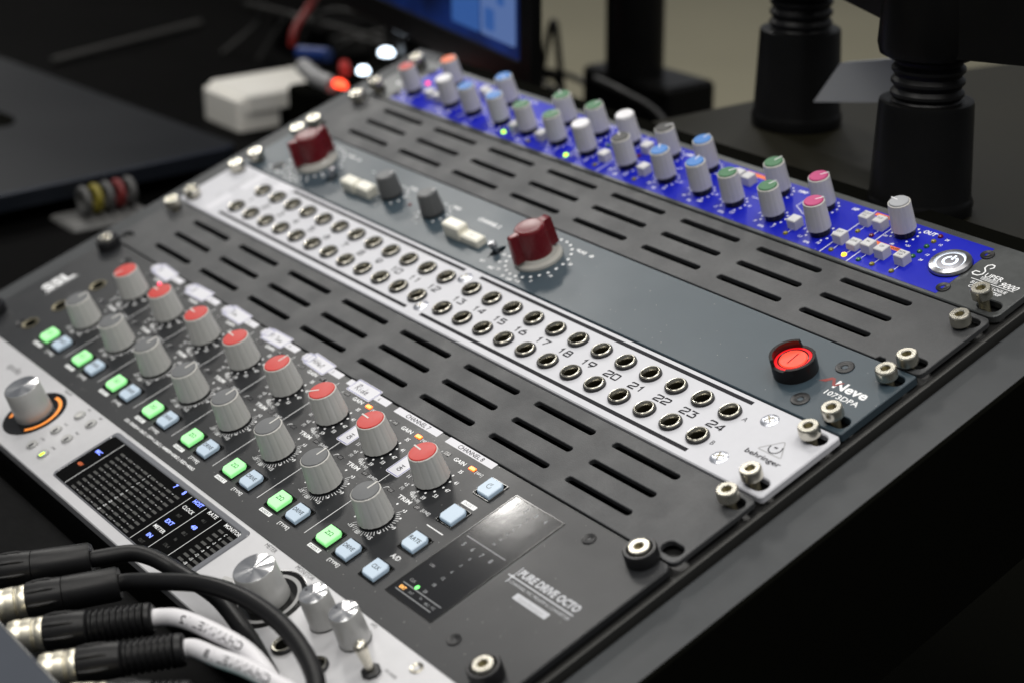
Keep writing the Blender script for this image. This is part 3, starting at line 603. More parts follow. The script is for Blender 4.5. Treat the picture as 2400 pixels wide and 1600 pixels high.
for i, c in enumerate(CH):
    u0, u1 = c - 16.9, c + 17.2
    b = MB(); b.slab([rr(u0, -48.5, u1, -44.9, .1, 1)], 0, .05, 'sticker', .01)
    if i >= 6: b.text('CHANNEL %d' % (i + 1), c + .4, -46.65, 2.35, .07, 'dark_print', w=18.0, bold=.008)
    else: b.text(str(i + 1), c + 9.4, -46.75, 2.0, .07, 'dark_print')
    b.obj('channel_label', sp, (0, 0, .02))
    if i < 6:
        wv = [-.06, .03, -.03, .02, -.05, 0.][i]; name_sticker((c - 3.2 + [.5, -.4, .3, .2, .6, 0][i], -46.9, .1), 19.6, 8.6, wv, ['K', 'S', 'Tom', 'Fl Tom', 'HiHat', 'Ride'][i], [2.6, 2.6, 2.8, 2.6, 3.0, 3.9][i], .1)
    if i < 5: name_sticker((c - 12.0, -46.7 + .3 * (i % 2), 0), 7, 6.0, .02 * i, '', 1, .09)
name_sticker((336.1, -67.7), 9.4, 15.8, 0, 'OH', 2.7, .05, (1.6, -4.8, 2.5, PI / 2)); name_sticker((295.9, -67.7), 9.4, 15.8, 0, 'OH', 2.7, .05, (1.6, -4.8, 2.5, PI / 2))

# ------------------------------------------------------------------ blue channel strip
cs = thing('channel_strip', 'bright blue channel strip crowded with coloured capped knobs at the top of the rack', 'channel strip', (241.3, 3.5 * U1, 0))
V0, V1 = 3 * U1 + .6, 4 * U1 - .4
loops = [rr(.6, V0, 482.4, V1, 3.6, 5)]
for u in RH:
    for v in (V0 + 6.0, V0 + 37.6): loops.append(stadium(u + (.8 if u > 200 else -.8), v, 10.8, 6.8))
b = MB(); b.slab(loops, -3.2, 0, 'strip_grey', .45); b.obj('front_plate', cs)
b = MB(); P = [(26.0, 136.0), (449.2, 136.0), (449.2, 173.4), (26.0, 173.4)]; b.slab([P], .01, .10, 'strip_blue', .02); b.obj('blue_overlay', cs)
Z = .1
def ang_img(a): return a
for u, cap, a in ((36.5, 'cap_red', 100), (75.0, 'cap_white', 0), (97.0, 'cap_blue', 70), (124.0, 'cap_blue', 80), (149.3, 'cap_green', 90), (175.6, 'cap_green', 70), (201.0, 'cap_white', 0), (233.4, 'cap_darkgrey', 150), (263.8, 'cap_blue', 132), (290.2, 'cap_blue', 109), (313.2, 'cap_green', 60), (340.6, 'cap_green', 75), (370.4, 'cap_pink', 55)):
    console_knob(cs, u, 147.6, Z, 'slim', cap, a)
for u, cap, a in ((56.5, 'cap_orange', 90), (110.8, 'cap_blue', -25), (163.9, 'cap_green', 150), (191.7, 'cap_green', 85), (217.2, 'cap_white', 0), (248.5, 'cap_darkgrey', 58), (277.2, 'cap_blue', 88), (327.4, 'cap_green', 80), (357.0, 'cap_pink', 55), (406.3, 'cap_pale', 172)):
    console_knob(cs, u, 164.5, Z, 'slim', cap, a)
def square_key(u, v, txt='', h=4.9, s_=2.75):
    b = MB(); b.box(-s_, s_, -s_, s_, -.5, h, 'knob_light', .35); o = b.obj('square_key', cs, (u, v, Z))
    if txt:
        t = MB(); L_ = txt.split('/')
        for k, w_ in enumerate(L_): t.text(w_, 0, (.85 if len(L_) > 1 else .4) - 1.75 * k, 1.35, h + .03, 'dark_print')
        t.obj('key_print', o, (u, v, Z))
for u, v, t_, h in ((355.9, 146.2, '', 4.8), (384.6, 163.6, 'POST/EQ', 4.9), (392.9, 163.7, 'FLIP', 4.9), (384.2, 146.9, 'EXT', 4.9), (393.3, 146.0, 'LINK', 3.4), (401.3, 147.0, 'IN', 4.9), (409.5, 146.8, 'OP', 4.9), (421.0, 147.0, 'MTR/INP', 4.9),
                    (216.6, 146.7, '', 4.8), (247.9, 146.8, '', 4.8), (232.5, 162.7, '', 4.8), (140.6, 145.2, '', 4.8), (164.0, 145.6, '', 4.8), (62.5, 147.6, '', 4.8), (53.8, 147.9, '', 4.8), (86.8, 164.5, '', 4.8), (94.0, 163.0, '', 4.8), (299.5, 164.5, '', 4.8), (306.5, 164.2, '', 4.8)):
    square_key(u, v, t_, h)
LM = {}
def led(u, v, m, r=1.25):
    if m not in LM: b = MB(); b.lathe([(r, 0), (r, .4), (r * .75, .85), (.05, 1.05)], m, 20); LM[m] = b.obj('indicator_lamp', cs, (u, v, Z)).data
    else: put(LM[m], 'indicator_lamp', cs, (u, v, Z))
for u, v, m in ((355.9, 139.5, 'led_off_yellow'), (385.3, 156.3, 'led_off_yellow'), (393.5, 156.5, 'led_off_red'), (385.0, 139.3, 'led_off_yellow'), (393.2, 139.1, 'led_yellow'), (401.8, 139.3, 'led_off_green'), (409.7, 139.4, 'led_off_yellow'), (421.1, 139.4, 'led_off_yellow'),
                (422.0, 170.0, 'led_off_red'), (421.9, 165.6, 'led_off_yellow'), (421.8, 161.2, 'led_off_green'), (421.7, 156.8, 'led_off_green'), (421.6, 152.5, 'led_off_green'),
                (215.3, 140.0, 'led_off_yellow'), (247.4, 139.6, 'led_off_yellow'), (231.2, 156.8, 'led_off_red'), (206.5, 157.0, 'led_off_green'), (134.9, 140.4, 'led_lime'), (191.4, 139.7, 'led_lime'), (36.0, 157.8, 'led_pink'), (158.0, 140.0, 'led_off_yellow'), (103, 155.4, 'led_off_red')):
    led(u, v, m)
q = MB(); z = .14
def dots(cx, cy, n=11, r=6.4):
    for k in range(n):
        a = math.radians(-132 + 264 * k / (n - 1)); q.disc(cx + r * math.sin(a), cy + r * math.cos(a), .58, z, W, 10)
SC = {370.4: ('1.5', '16', 'kHz'), 340.6: ('.6', '7', 'kHz'), 313.2: ('.2', '2.5', 'kHz'), 290.2: ('40', '600', 'Hz'), 263.8: ('30', '16', 'Hz'), 233.4: ('-15', '+15', 'dB'), 201.0: ('0', '10', ''), 175.6: ('.1', '4', 's'), 149.3: ('-20', '+10', 'dB'), 124.0: ('1', '20', ''), 97.0: ('.3', '3', ''), 75.0: ('16', '350', 'Hz'), 36.5: ('-20', '+20', 'dB')}
for u, (a1, a2, un) in SC.items():
    dots(u, 147.2); q.text(a1, u - 6.6, 141.2, 1.6, z, W, shear=.2, bold=.03); q.text(a2, u + 5.0, 141.0, 1.6, z, W, shear=.2, bold=.03)
    if un: q.text(un, u - .4, 139.0, 1.6, z, W, shear=.2, bold=.03)
    q.text('5', u - 9.2, 147.0, 1.5, z, W, shear=.2, bold=.03); q.text('10', u + 8.8, 149.0, 1.5, z, W, shear=.2, bold=.02)
for u in (56.5, 110.8, 163.9, 191.7, 217.2, 248.5, 277.2, 327.4, 357.0, 406.3):
    dots(u, 164.5)
    if u < 400: q.text('-15', u - 6.8, 158.4, 1.5, z, W, shear=.2, bold=.03); q.text('+15', u + 5.6, 158.2, 1.5, z, W, shear=.2, bold=.03); q.text('dB', u - .5, 156.6, 1.5, z, W, shear=.2, bold=.03)
q.text('-20', 399.0, 159.6, 1.35, z, W, shear=.2, bold=.02); q.text('dB', 406.4, 155.9, 1.4, z, W, shear=.2, bold=.02); q.text('+20', 413.6, 158.0, 1.35, z, W, shear=.2, bold=.02)
q.text('OUT', 416.1, 170.2, 2.4, z, W, shear=.2, bold=.035); q.text('HF', 371.3, 169.9, 2.0, z, W, shear=.25, bold=.035); q.text('HMF', 337.4, 170.0, 2.0, z, W, shear=.25, bold=.035)
q.text('LMF', 256.8, 169.8, 2.0, z, W, shear=.25, bold=.035); q.text('LF', 226, 169.8, 2, z, W, shear=.25, bold=.035); q.text('COMP', 176, 170.8, 1.8, z, W, shear=.25, bold=.03); q.text('GATE', 124, 171, 1.8, z, W, shear=.25, bold=.03); q.text('IN', 68, 170.6, 1.8, z, W, shear=.25, bold=.03)
for v, t_ in ((169.3, '24'), (165.0, '12'), (160.8, '0'), (156.5, '12'), (152.2, '24')): q.text(t_, 426.4, v, 1.4, z, W, shear=.2, bold=.025)
for u in (221.0, 381.0, 397.6): q.stroke([(u, 135.9), (u, 173.4)], .45, z, W)
q.stroke([(192.5, 136), (192.5, 152)], .4, z, W); q.stroke([(351.6, 155.5), (343.2, 159.4), (343.2, 163.6)], .4, z, W); q.stroke([(317, 155.5), (322, 155.5), (327, 161)], .4, z, W)
q.stroke(arcp(258, 162, 5.5, 250, 330, 6), .5, z, W); q.stroke(arcp(206, 164, 6.5, 240, 330, 6), .5, z, W); q.stroke([(137, 158), (158, 158), (160, 162)], .5, z, W)
q.stroke([(180, 172.4), (205, 172.4)], .5, z, W)
for u, v in ((385.3, 156.3), (393.5, 156.5), (385, 139.3), (393.2, 139.1), (401.8, 139.3), (409.7, 139.4), (421.1, 139.4), (355.9, 139.5), (215.3, 140), (247.4, 139.6)): q.stroke([(u + .1, v + 1.5), (u + .1, v + 4.5)], .32, z, W)
q.obj('lettering', cs)
q = MB(); q.poly([(382.4, 170.2), (382.4, 172.4), (402, 172.4), (402, 170.2)], .135, 'orange_sign'); q.text('INSERT', 390, 171.3, 1.4, .15, 'dark_print', bold=.02); q.obj('orange_flag', cs); q = MB(); q.poly([(397.8, 152.4), (397.8, 154.6), (416, 154.6), (416, 152.4)], .135, 'orange_sign'); q.text('INSERT', 411.3, 153.5, 1.4, .15, 'dark_print', bold=.02); q.obj('orange_flag', cs); q = MB(); q.poly([(297, 169.6), (297, 172.2), (318.5, 172.2), (318.5, 169.6)], .135, 'orange_sign')
q.obj('orange_flag', cs)
# chrome illuminated push switch
b = MB(); b.lathe([(9.4, 0), (9.4, 1.2), (9.0, 1.9), (6.9, 2.5)], 'switch_rim', 72, cap=False); b.lathe([(9.55, 0), (9.55, .5)], 'black_plastic', 48, cap=False)
b.lathe([(6.9, 2.5), (6.6, 1.2)], 'steel_spun', 64, cap=False)
po = b.obj('power_switch', cs, (440.6, 155.3, .1))
b = MB(); b.lathe([(6.7, 1.5), (6.6, 1.7), (5.9, 1.8)], 'white_glow', 64, cap=False); b.obj('light_ring', po, (440.6, 155.3, .1))
b = MB(); b.lathe([(5.95, 1.5), (5.9, 1.9), (5.6, 2.0), (.02, 2.05)], 'switch_steel', 64); b.obj('switch_cap', po, (440.6, 155.3, .1))
b = MB(); b.stroke(arcp(0, 0, 3.0, 115, 425, 24), 1.15, 2.12, 'white_glow'); b.stroke([(0, .9), (0, 4.2)], 1.1, 2.13, 'white_glow'); b.obj('power_mark', po, (440.6, 155.3, .1))
for u, v in ((449.6, 168.4), (449.1, 140.8), (26, 168.4), (26, 140.8), (478.6, 171)): flat_screw(3.1, 'black_screw', 1.2).obj('flat_screw', cs, (u, v, .12), rotz=random.random())
q = MB(); z = .06
q.stroke([(457.4, 160.6), (458.4, 161.9), (457.8, 163.4), (456.2, 163.6), (454.9, 162.2), (455.0, 160.3), (457.0, 158.3), (457.2, 156.2), (455.8, 154.6), (453.6, 154.4), (452.4, 155.4), (453.0, 156.9), (455.2, 157.0)], .62, z, W)
q.text('UPER', 463.3, 156.6, 3.0, z, W, bold=.01, sx=.98); q.text('9000', 473.2, 154.2, 3.3, z, W, shear=.35, bold=.01, sx=1.0)
for k in range(3): q.stroke([(458.2 + .2 * k, 154.6 - .75 * k), (467.0 + .2 * k, 154.6 - .75 * k)], .3, z, W)
q.stroke([(454.7, 151.9), (477.2, 151.9)], .36, z, W)
q.text('SUPERANALOGUE', 465.9, 149.9, 1.9, z, W, shear=.1, w=18.8, bold=.015); q.text('CHANNEL STRIP', 465.9, 147.3, 1.9, z, W, shear=.1, w=16.8, bold=.015); q.obj('model_name', cs)
q = MB(); q.text('SSL', 16, 155, 6, z, W, rot=PI / 2, bold=.03); q.obj('maker_emblem', cs)
rack_screws(cs, [(RH[0], 139.0, 2.2), (RH[0], 170.3, 2.2), (473.0, 138.6, 4.6)])

# ------------------------------------------------------------------ silver audio interface
ai = thing('audio_interface', 'silver audio interface with a long black meter display and spun metal knobs', 'audio interface', (241.3, -155.5, 0))
ZA = 3.3; V0, V1 = -177.3, -133.9
loops = [rr(.6, V0, 482.0, V1, 1.2, 3)]
for u in RH:
    for v in (-171, -139.5): loops.append(stadium(u, v, 10, 6.6))
b = MB(); b.slab(loops, -3.2, ZA, 'interface_silver', .5); b.obj('front_plate', ai)
q = MB(); q.box(6, 476, V0 + 1.2, V1 - 1, -60, -3.25, 'black_metal'); q.obj('chassis', ai)
def big_knob(u, v, lit):
    b = MB(); b.lathe([(16.4, .0), (16.4, .25), (16.0, .3)], 'gloss_black', 72, cap=False); b.lathe([(16.0, .3), (14.6, .12), (9.2, .12)], 'gloss_black', 72)
    o = b.obj('knob_ring', ai, (u, v, ZA))
    r = MB(); r.stroke(arcp(0, 0, 13.1, -48 if lit else -130, 100 if lit else 229, 60), 1.7, .22, 'orange_ring' if lit else 'ring_grey')
    if lit: r.stroke(arcp(0, 0, 13.1, 208, 226, 4), 1.7, .22, 'orange_ring')
    r.obj('level_ring', o, (u, v, ZA))
    k = MB(); k.lathe([(9.3, .3), (9.35, .8), (8.75, 16.0), (8.45, 16.4)], 'alu', 64, cap=False); ko = k.obj('metal_knob', ai, (u, v, ZA))
    c = MB(); c.lathe([(8.45, 0), (8.1, .12), (.02, .12)], 'alu_top', 96); c.obj('spun_top', ko, (u, v, ZA + 16.4))
big_knob(135.0, -154.6, True); big_knob(362.7, -153.6, False)
b = MB(); b.box(-1.0, 1.0, -1.8, 1.8, 0, .2, 'ring_grey', .3); b.obj('ring_tab', ai, (349.4, -165.5, ZA + .1))
b = MB(); b.box(-3.5, 3.5, -1.2, 1.2, 0, .5, 'alu', .4); b.obj('ring_tab', ai, (337.5, -157.5, ZA), rotz=.3)
for u, v in ((395.0, -146.2), (414.2, -144.6)):
    b = MB(); b.lathe([(6.5, 0), (6.5, .6)], 'black_plastic', 40); b.lathe([(6.35, .6), (6.2, 8), (5.95, 14.4), (5.7, 14.8)], 'alu', 56, cap=False); ko = b.obj('metal_knob', ai, (u, v, ZA))
    c = MB(); c.lathe([(5.7, 0), (5.45, .12), (.02, .12)], 'alu_top', 80); c.obj('spun_top', ko, (u, v, ZA + 14.8))
    d = MB(); d.disc(-3.9, -.6, .55, .16, 'dark_print'); d.obj('pointer_dot', ko, (u, v, ZA + 14.8))
for k in range(2):
    for j in range(3):
        b = MB(); b.lathe([(3.4, 0), (3.3, .15), (3.05, .15), (2.95, -.1)], 'interface_silver', 36, cap=False); b.lathe([(2.9, 0), (2.85, .9), (2.5, 1.3), (.05, 1.3)], 'alu', 32)
        o = b.obj('round_button', ai, (160.3 + 12.7 * k, -141.3 - 13.05 * j, ZA))
        lit = (k == 1 and j == 2); w = MB(); w.box(-.55, 1.0, -1.9, .9, 1.2, 1.36, 'led_lime' if lit else ('rim_light' if (k, j) == (0, 0) else 'dark_print'), .3); w.obj('button_lamp', o, (160.3 + 12.7 * k + .8, -141.3 - 13.05 * j - .2, ZA))
b = MB(); b.lathe([(2.5, 0), (2.45, .3), (.1, .3)], 'alu', 24)
for n_, (u, v) in enumerate(((392.5, -164.2), (413.7, -162.2))):
    b = MB(); b.lathe([(4.9, 0), (4.8, 1.2), (4.3, 1.6)], 'black_plastic', 40, cap=False); b.lathe([(4.3, 1.6), (4.1, 1.9), (3.8, 1.85), (3.2, .9)], 'nickel', 40, cap=False); b.lathe([(3.2, .9), (3.1, .3)], 'black_or_shade', 24); b.obj('headphone_socket', ai, (u, v, ZA))
b = MB(); b.lathe([(3.9, 0), (3.9, 1.4), (3.2, 1.9), (2.2, 2.0)], 'black_plastic', 8, smooth=False); b.lathe([(1.7, 2.0), (1.9, 6), (2.5, 12), (2.7, 13.4), (2.2, 14.6), (.8, 15.2), (.05, 15.3)], 'nickel', 24); b.obj('toggle_switch', ai, (434.4, -150.6, ZA))
for u, v in ((447.0, -138.6), (30, -139)): flat_screw(2.7, 'nickel', 1.3).obj('flat_screw', ai, (u, v, ZA))
# meter display
zz = ZA
b = MB(); b.slab([rr(191.8, -172.0, 320.0, -135.8, 2.6, 5), rr(193.4, -171.2, 316.6, -138.8, 2.0, 5)], zz - .5, zz + .55, 'bezel_clear', .5); mt = b.obj('meter_display', ai)
b = MB(); b.slab([rr(193.2, -171.4, 317.2, -138.3, 2.0, 5)], zz - .6, zz + .12, 'display_black', .05); b.obj('display_glass', mt)
q = MB(); z = zz + .16
segm = MB(); segm.box(-2.0, 2.0, -.62, .62, 0, .04, 'segment'); sd = None
for c in range(8):
    for r_ in range(10):
        at = (212.3 + 7.65 * c, -143.7 - 2.9 * r_, z)
        if sd is None: sd = segm.obj('meter_segment', mt, at).data
        else: put(sd, 'meter_segment', mt, at)
for c in range(2):
    for r_ in range(9): put(sd, 'meter_segment', mt, (306.3 + 8.15 * c, -143.6 - 2.88 * r_, z))
for c in range(7):
    if c == 3: continue
    for r_ in range(10): q.box(215.4 + 7.65 * c, 216.9 + 7.65 * c, -143.85 - 2.9 * r_, -143.45 - 2.9 * r_, z, z + .01, 'grey_print')
for r_, t_ in enumerate(('C', '0', '-2', '-4', '-6', '-10', '-15', '-20', '-25', '-30')): q.text(t_, 239.1, -143.7 - 2.9 * r_, 1.5, z, 'white_print', sx=.85)
for r_, t_ in enumerate(('C', '0', '-3', '-6', '-9', '-12', '-15', '-18', '-21')): q.text(t_, 310.4, -143.6 - 2.88 * r_, 1.6, z, 'white_print', sx=.85)
for u, a, e in ((204.9, -171.0, -139.2), (272.3, -171.0, -139.2), (285.9, -171.0, -139.2), (299.2, -171.0, -139.2)): q.stroke([(u, a), (u, e)], .28, z, 'white_print')
for t_, u, v in (('CLOCK', 279.2, -144.9), ('METER', 279.0, -159.5), ('RATE', 292.8, -139.9), ('MONITOR', 310.3, -139.9)): q.text(t_, u, v, 2.0, z, 'white_print', bold=.01, w={'CLOCK': 9.2, 'METER': 9.3, 'RATE': 7.4, 'MONITOR': 12.8}[t_])
for t_, u, v in (('INT', 279, -149.6), ('OUT', 278.9, -168.6), ('44.1', 292.6, -144.6), ('88.2', 292.4, -154.2), ('96', 292.4, -158.6), ('176.4', 292.4, -163.2), ('192', 292.4, -168.0)): q.text(t_, u, v, 1.7, z, 'segment', sx=.9)
q.obj('display_print', mt)
for t_, u, v in (('7', 258.2, -139.9), ('8', 266.3, -139.9)): q = MB(); q.text(t_, u, v, 2.4, z, 'blue_lit', bold=.03); q.obj('lit_reading', mt)
for t_, u, v in (('HOST', 279.5, -139.9), ('EXT', 279.2, -154.4), ('IN', 278.9, -164.4), ('48', 292.5, -149.4), ('MIC', 198.6, -149.6)): q = MB(); q.text(t_, u, v, 2.15, z, 'blue_lit', bold=.02, w={'HOST': 7.6, 'EXT': 6.0, 'IN': 3.6, '48': 4.0, 'MIC': 5.0}[t_]); q.obj('lit_reading', mt)
q = MB(); q.text('48V', 198.2, -159.5, 1.9, z, 'orange_dim', bold=.05); q.obj('orange_reading', mt)
z = ZA + .05
PL = [('METER', 335.9, -135.8, 2.1), ('MONITOR', 362.6, -135.4, 2.1), ('HP1', 395, -135.6, 1.6), ('HP2', 413.7, -135.5, 1.6), ('apollo', 84.0, -142.6, 4.2), ('PREAMP', 135.0, -135.6, 1.6), ('POWER', 441.5, -146.5, 1.5)]
for k in range(2):
    for j in range(3): PL.append(((('MIC', 'Hi-Z', 'LOW'), ('48V', 'PAD', 'LINK'))[k][j], 160.4 + 12.6 * k, -136.1 - 12.9 * j, 1.3))
for t_, u, v, h in PL: q = MB(); q.text(t_, u, v, h, z, 'print_on_silver'); q.obj('label_print', ai)

# ------------------------------------------------------------------ stage box with plugged leads at the lower left
sb = thing('stage_box', 'grey metal connector box at the lower left corner with leads plugged in', 'connector box', (350, -290, -8))
b = MB(); b.slab([rr(235, -345, 470, -240.5, 2, 3)], -8, 41, 'box_grey', 1.5); b.obj('case', sb)
for k, u in enumerate((278, 308.5, 332.5, 361.5, 386.5)):
    b = MB(); b.lathe([(7.5, 0), (7.5, 1.5), (6.4, 2.2), (5.0, 2.2)], 'nickel', 32); o = b.obj('panel_socket', sb, (u, -240.5, 31)); o.rotation_euler = (-PI / 2, 0, 0)
def bez(P, n=40):
    """smooth curve through points"""
    out = []; P = [Vector(p) for p in P]
    for i in range(len(P) - 1):
        a = P[max(i - 1, 0)]; b_, c = P[i], P[i + 1]; d = P[min(i + 2, len(P) - 1)]
        for k in range(n // (len(P) - 1)):
            t = k / (n // (len(P) - 1)); out.append(.5 * ((2 * b_) + (c - a) * t + (2 * a - 5 * b_ + 4 * c - d) * t * t + (3 * b_ - a - 3 * c + d) * t ** 3))
    out.append(P[-1]); return out
def lead(label, p0, p1, path, cord, ribbed, group='leads plugged into the grey box', txt=None):
    p0, p1 = Vector(p0), Vector(p1); ax = (p1 - p0).normalized(); L_ = (p1 - p0).length
    t = thing('plug_lead', label, 'audio lead', tuple(p0), group)
    a = MB(); pr = [(0, 6.0), (2, 6.6), (4, 6.6), (4.6, 6.35), (6, 6.6), (9, 6.6), (9.5, 6.2), (10, 6.6), (10.5, 6.25), (11.5, 6.6), (13.0, 6.55), (14.5, 6.2)]
    R_ = 1.27
    a.tube([p0 - p0 + ax * s_ for s_, r in pr], 1, 'shell', 28, rfun=lambda i: pr[i][1]); a.obj('plug_shell', t, tuple(p0))
    body = []; s_ = 13.5
    if ribbed:
        body = [(s_, 5.2), (s_ + .6, 5.6), (s_ + 8, 5.8), (s_ + 16, 5.3)]; x = s_ + 17
        while x < L_ - 4: body += [(x, 4.4), (x + .5, 5.0), (x + 1.3, 5.05), (x + 1.8, 4.4)]; x += 2.4
        body += [(x, 5.0), (L_ - .8, 4.8), (L_, 4.1), (L_ + .01, 2)]
    else: body = [(s_, 5.2), (s_ + .6, 5.7), (s_ + 6, 5.9), (s_ + 14, 5.5), (s_ + 14.2, 5.15), (s_ + 14.4, 5.5), (L_ - 1.2, 5.35), (L_, 4.8), (L_ + .01, 2)]
    b = MB(); b.tube([ax * x for x, r in body], 1, 'rubber', 36, rfun=lambda i: body[i][1] * R_); bo = b.obj('plug_boot', t, tuple(p0))
    # raised grip flutes round the boot
    g = MB(); side = ax.cross(Vector((0, 0, 1))).normalized(); up = side.cross(ax)
    for k in range(8):
        an = 2 * PI * k / 8 + .3; dr = side * math.cos(an) + up * math.sin(an); g.tube([ax * (s_ + 1) + dr * 6.7, ax * (s_ + 4) + dr * 7.25, ax * (s_ + 9) + dr * 7.2, ax * (s_ + 12) + dr * 6.4], .8, 'rubber', 8)
    g.obj('grip', bo, tuple(p0))
    pts = bez([p1 - ax * 3] + [p1 + ax * 3] + [Vector(p) for p in path]); c = MB(); c.tube([p - p0 for p in pts], 3.5, cord, 18); co = c.obj('cord', t, tuple(p0))
    if txt:
        q = MB(); cam_r = Vector((0.94048, -0.31912, 0.44103)) * 1000
        vs, fs, (x0, x1, y0, y1) = glyphs(txt, 0, .01); Ltot = 0; seg = [0]
        for i in range(1, len(pts)): Ltot += (pts[i] - pts[i - 1]).length; seg.append(Ltot)
        k = 3.4 / .727; out = []; start = 19.
        for x, y in vs:
            s1 = start + (x1 - x) * k * 1.25; i = max(1, min(len(pts) - 1, next((j for j, e in enumerate(seg) if e >= s1), len(pts) - 1)))
            f = (s1 - seg[i - 1]) / max(1e-6, seg[i] - seg[i - 1]); pos = pts[i - 1].lerp(pts[i], f); d = (pts[i] - pts[i - 1]).normalized(); v_ = (cam_r - pos).normalized(); w_ = v_.cross(d).normalized(); nv_ = d.cross(w_)
            if nv_.dot(v_) < 0: nv_ = -nv_
            th = (y - .36) * k / 3.56; out.append(tuple(pos - p0 + nv_ * 3.56 * math.cos(th) + w_ * 3.56 * math.sin(th)))
        q.add(out, fs, 'dark_print'); q.obj('cord_print', co, tuple(p0))
    return t
lead('black lead nearest the meter display, its cord running lowest across the silver interface', (277, -238, 34), (303, -195, 25), [(311, -182, 22.5), (317.5, -177.4, 20.5), (324, -175, 18.5), (333, -172.8, 16), (355, -170, 14), (378.2, -172.3, 14), (404.1, -177.2, 14), (425, -184, 11), (450, -205, 0)], 'rubber', False)
lead('black lead whose thick cord arches over the other black cord and the big silver knob', (307, -238, 34), (330, -195, 26), [(345.1, -184, 26.5), (362.1, -174.5, 27), (381.3, -168.7, 27), (399.4, -166.3, 26), (416.7, -167, 26), (434.4, -170.2, 25), (449, -176, 24), (468, -190, 18), (500, -215, 0)], 'rubber', False)
lead('upper white lead printed CHANNEL 12 with ribbed black plug', (331.5, -241, 34), (361.8, -196.4, 26), [(372.5, -189.7, 26.5), (388.6, -185.4, 26), (409.6, -181.8, 24), (430.6, -184, 20), (455, -192, 12), (480, -210, 0)], 'cord_white', True, txt='CHANNEL 12')
lead('lower white lead printed CHANNEL 18 with ribbed black plug', (361, -241, 34), (389.0, -197.0, 26), [(406.7, -191.9, 28), (420.9, -187.8, 28), (435.5, -185, 27), (450, -184, 25), (475, -195, 15), (500, -215, 0)], 'cord_white', True, txt='CHANNEL 18')
lead('lead with a bright metal plug half cut off by the bottom edge of the picture', (386, -241, 34), (412, -207.5, 24), [(425, -202, 20), (445, -200, 12), (480, -215, 0)], 'teal', True)

# ------------------------------------------------------------------ room behind (true upright world coordinates from here on, millimetres)
def abox(b, x0, x1, y0, y1, z0, z1, m, c): b.slab([rr(x0, y0, x1, y1, c, 4)], z0, z1, m, min(c * .6, 2.0))
def W_(name, label, cat, at=(0, 0, 0), group=None): return thing(name, label, cat, at, group, rack=False)
q = MB(); q.add([(-9000, -9000, 0), (9000, -9000, 0), (9000, 9000, 0), (-9000, 9000, 0)], [(0, 1, 2, 3)], 'floor_beige'); structure(q.obj('floor', None, (0, 0, -750)), 'beige floor seen out of focus beyond the desk')
rg = W_('dark_filler', 'black bench sheet added to darken the lower right below the rack', 'filler', (900, 0, -330)); q = MB(); q.slab([[(60, 205), (515, 205), (515, -1200), (1900, -1200), (1900, 1100), (60, 1100)]], -360, -330, 'black_or_shade', 1); q.obj('filler_sheet', rg)  # made-up black sheet over the floor, deep shade put into its colour
dk = W_('rear_desk', 'black desk top behind the rack carrying the monitor stand posts', 'desk', (420, 330, 30))
q = MB(); q.slab([[(172, 176), (1100, 176), (1100, 480), (200, 480), (172, 300)]], 30, 48, 'desk_olive', 1.5); q.obj('desk_top', dk)
sd_ = W_('side_desk', 'black desk surface to the left of the rack', 'desk', (-700, 200, -70))
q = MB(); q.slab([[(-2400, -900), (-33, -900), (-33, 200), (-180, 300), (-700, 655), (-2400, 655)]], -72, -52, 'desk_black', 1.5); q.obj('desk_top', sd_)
sc2 = W_('support_cabinet', 'black cabinet under the side desk and the rack', 'cabinet', (-700, 0, -750))
q = MB(); q.box(-2300, 500, -700, 150, -700, -190, 'cabinet'); q.obj('carcass', sc2)
eq = W_('equipment_cabinet', 'dark equipment cabinet standing far left behind the side desk', 'cabinet', (-1200, 800, -750))
q = MB(); q.box(-2800, -800, 660, 720, -750, 900, 'cabinet_grey'); q.obj('carcass', eq)

# closed laptop on the side desk
lp = W_('laptop', 'closed dark blue laptop lying on the desk left of the rack', 'laptop', (-330, 20, -52))
b = MB(); b.slab([rr(-190, -170, 180, 132, 9, 4)], 10, 22, 'lid_blue', 1.5, mside='lid_edge_lit'); lid = b.obj('lid', lp, (-330, 20, -52));  # lighter side colour paints the lit edge of the lid
b = MB(); b.slab([[(x * 30, y * 16) for x, y in circle(0, 0, 1, 32)]], 22, 22.3, 'black_or_shade', .1); b.obj('lid_emblem', lid, (-332, 53, -52))
lp.location = (-.350, -.01, -.052); lp.rotation_euler.z = math.radians(4.2)
b = MB(); abox(b, -150, 120, -120, 100, 0, 9.8, 'cabinet', 6); b.obj('foot', lp, (-330, 20, -52))
# white power adapter
ad = W_('power_adapter', 'white power adapter block with a small blue lamp left of the rack', 'adapter', (-300, 200, -52))
b = MB(); abox(b, -339, -278, 193, 274, -38, -24, 'adapter', 4); b.obj('upper_block', ad); b = MB(); abox(b, -337, -280, 187, 224, -52, -27, 'adapter', 4); b.obj('lower_block', ad)
b = MB(); b.lathe([(4, 0), (3, 1), (.1, 1.2)], 'blue_lit', 12); b.obj('blue_lamp', ad, (-278.6, 250, -33)).rotation_euler = (0, PI / 2, 0)
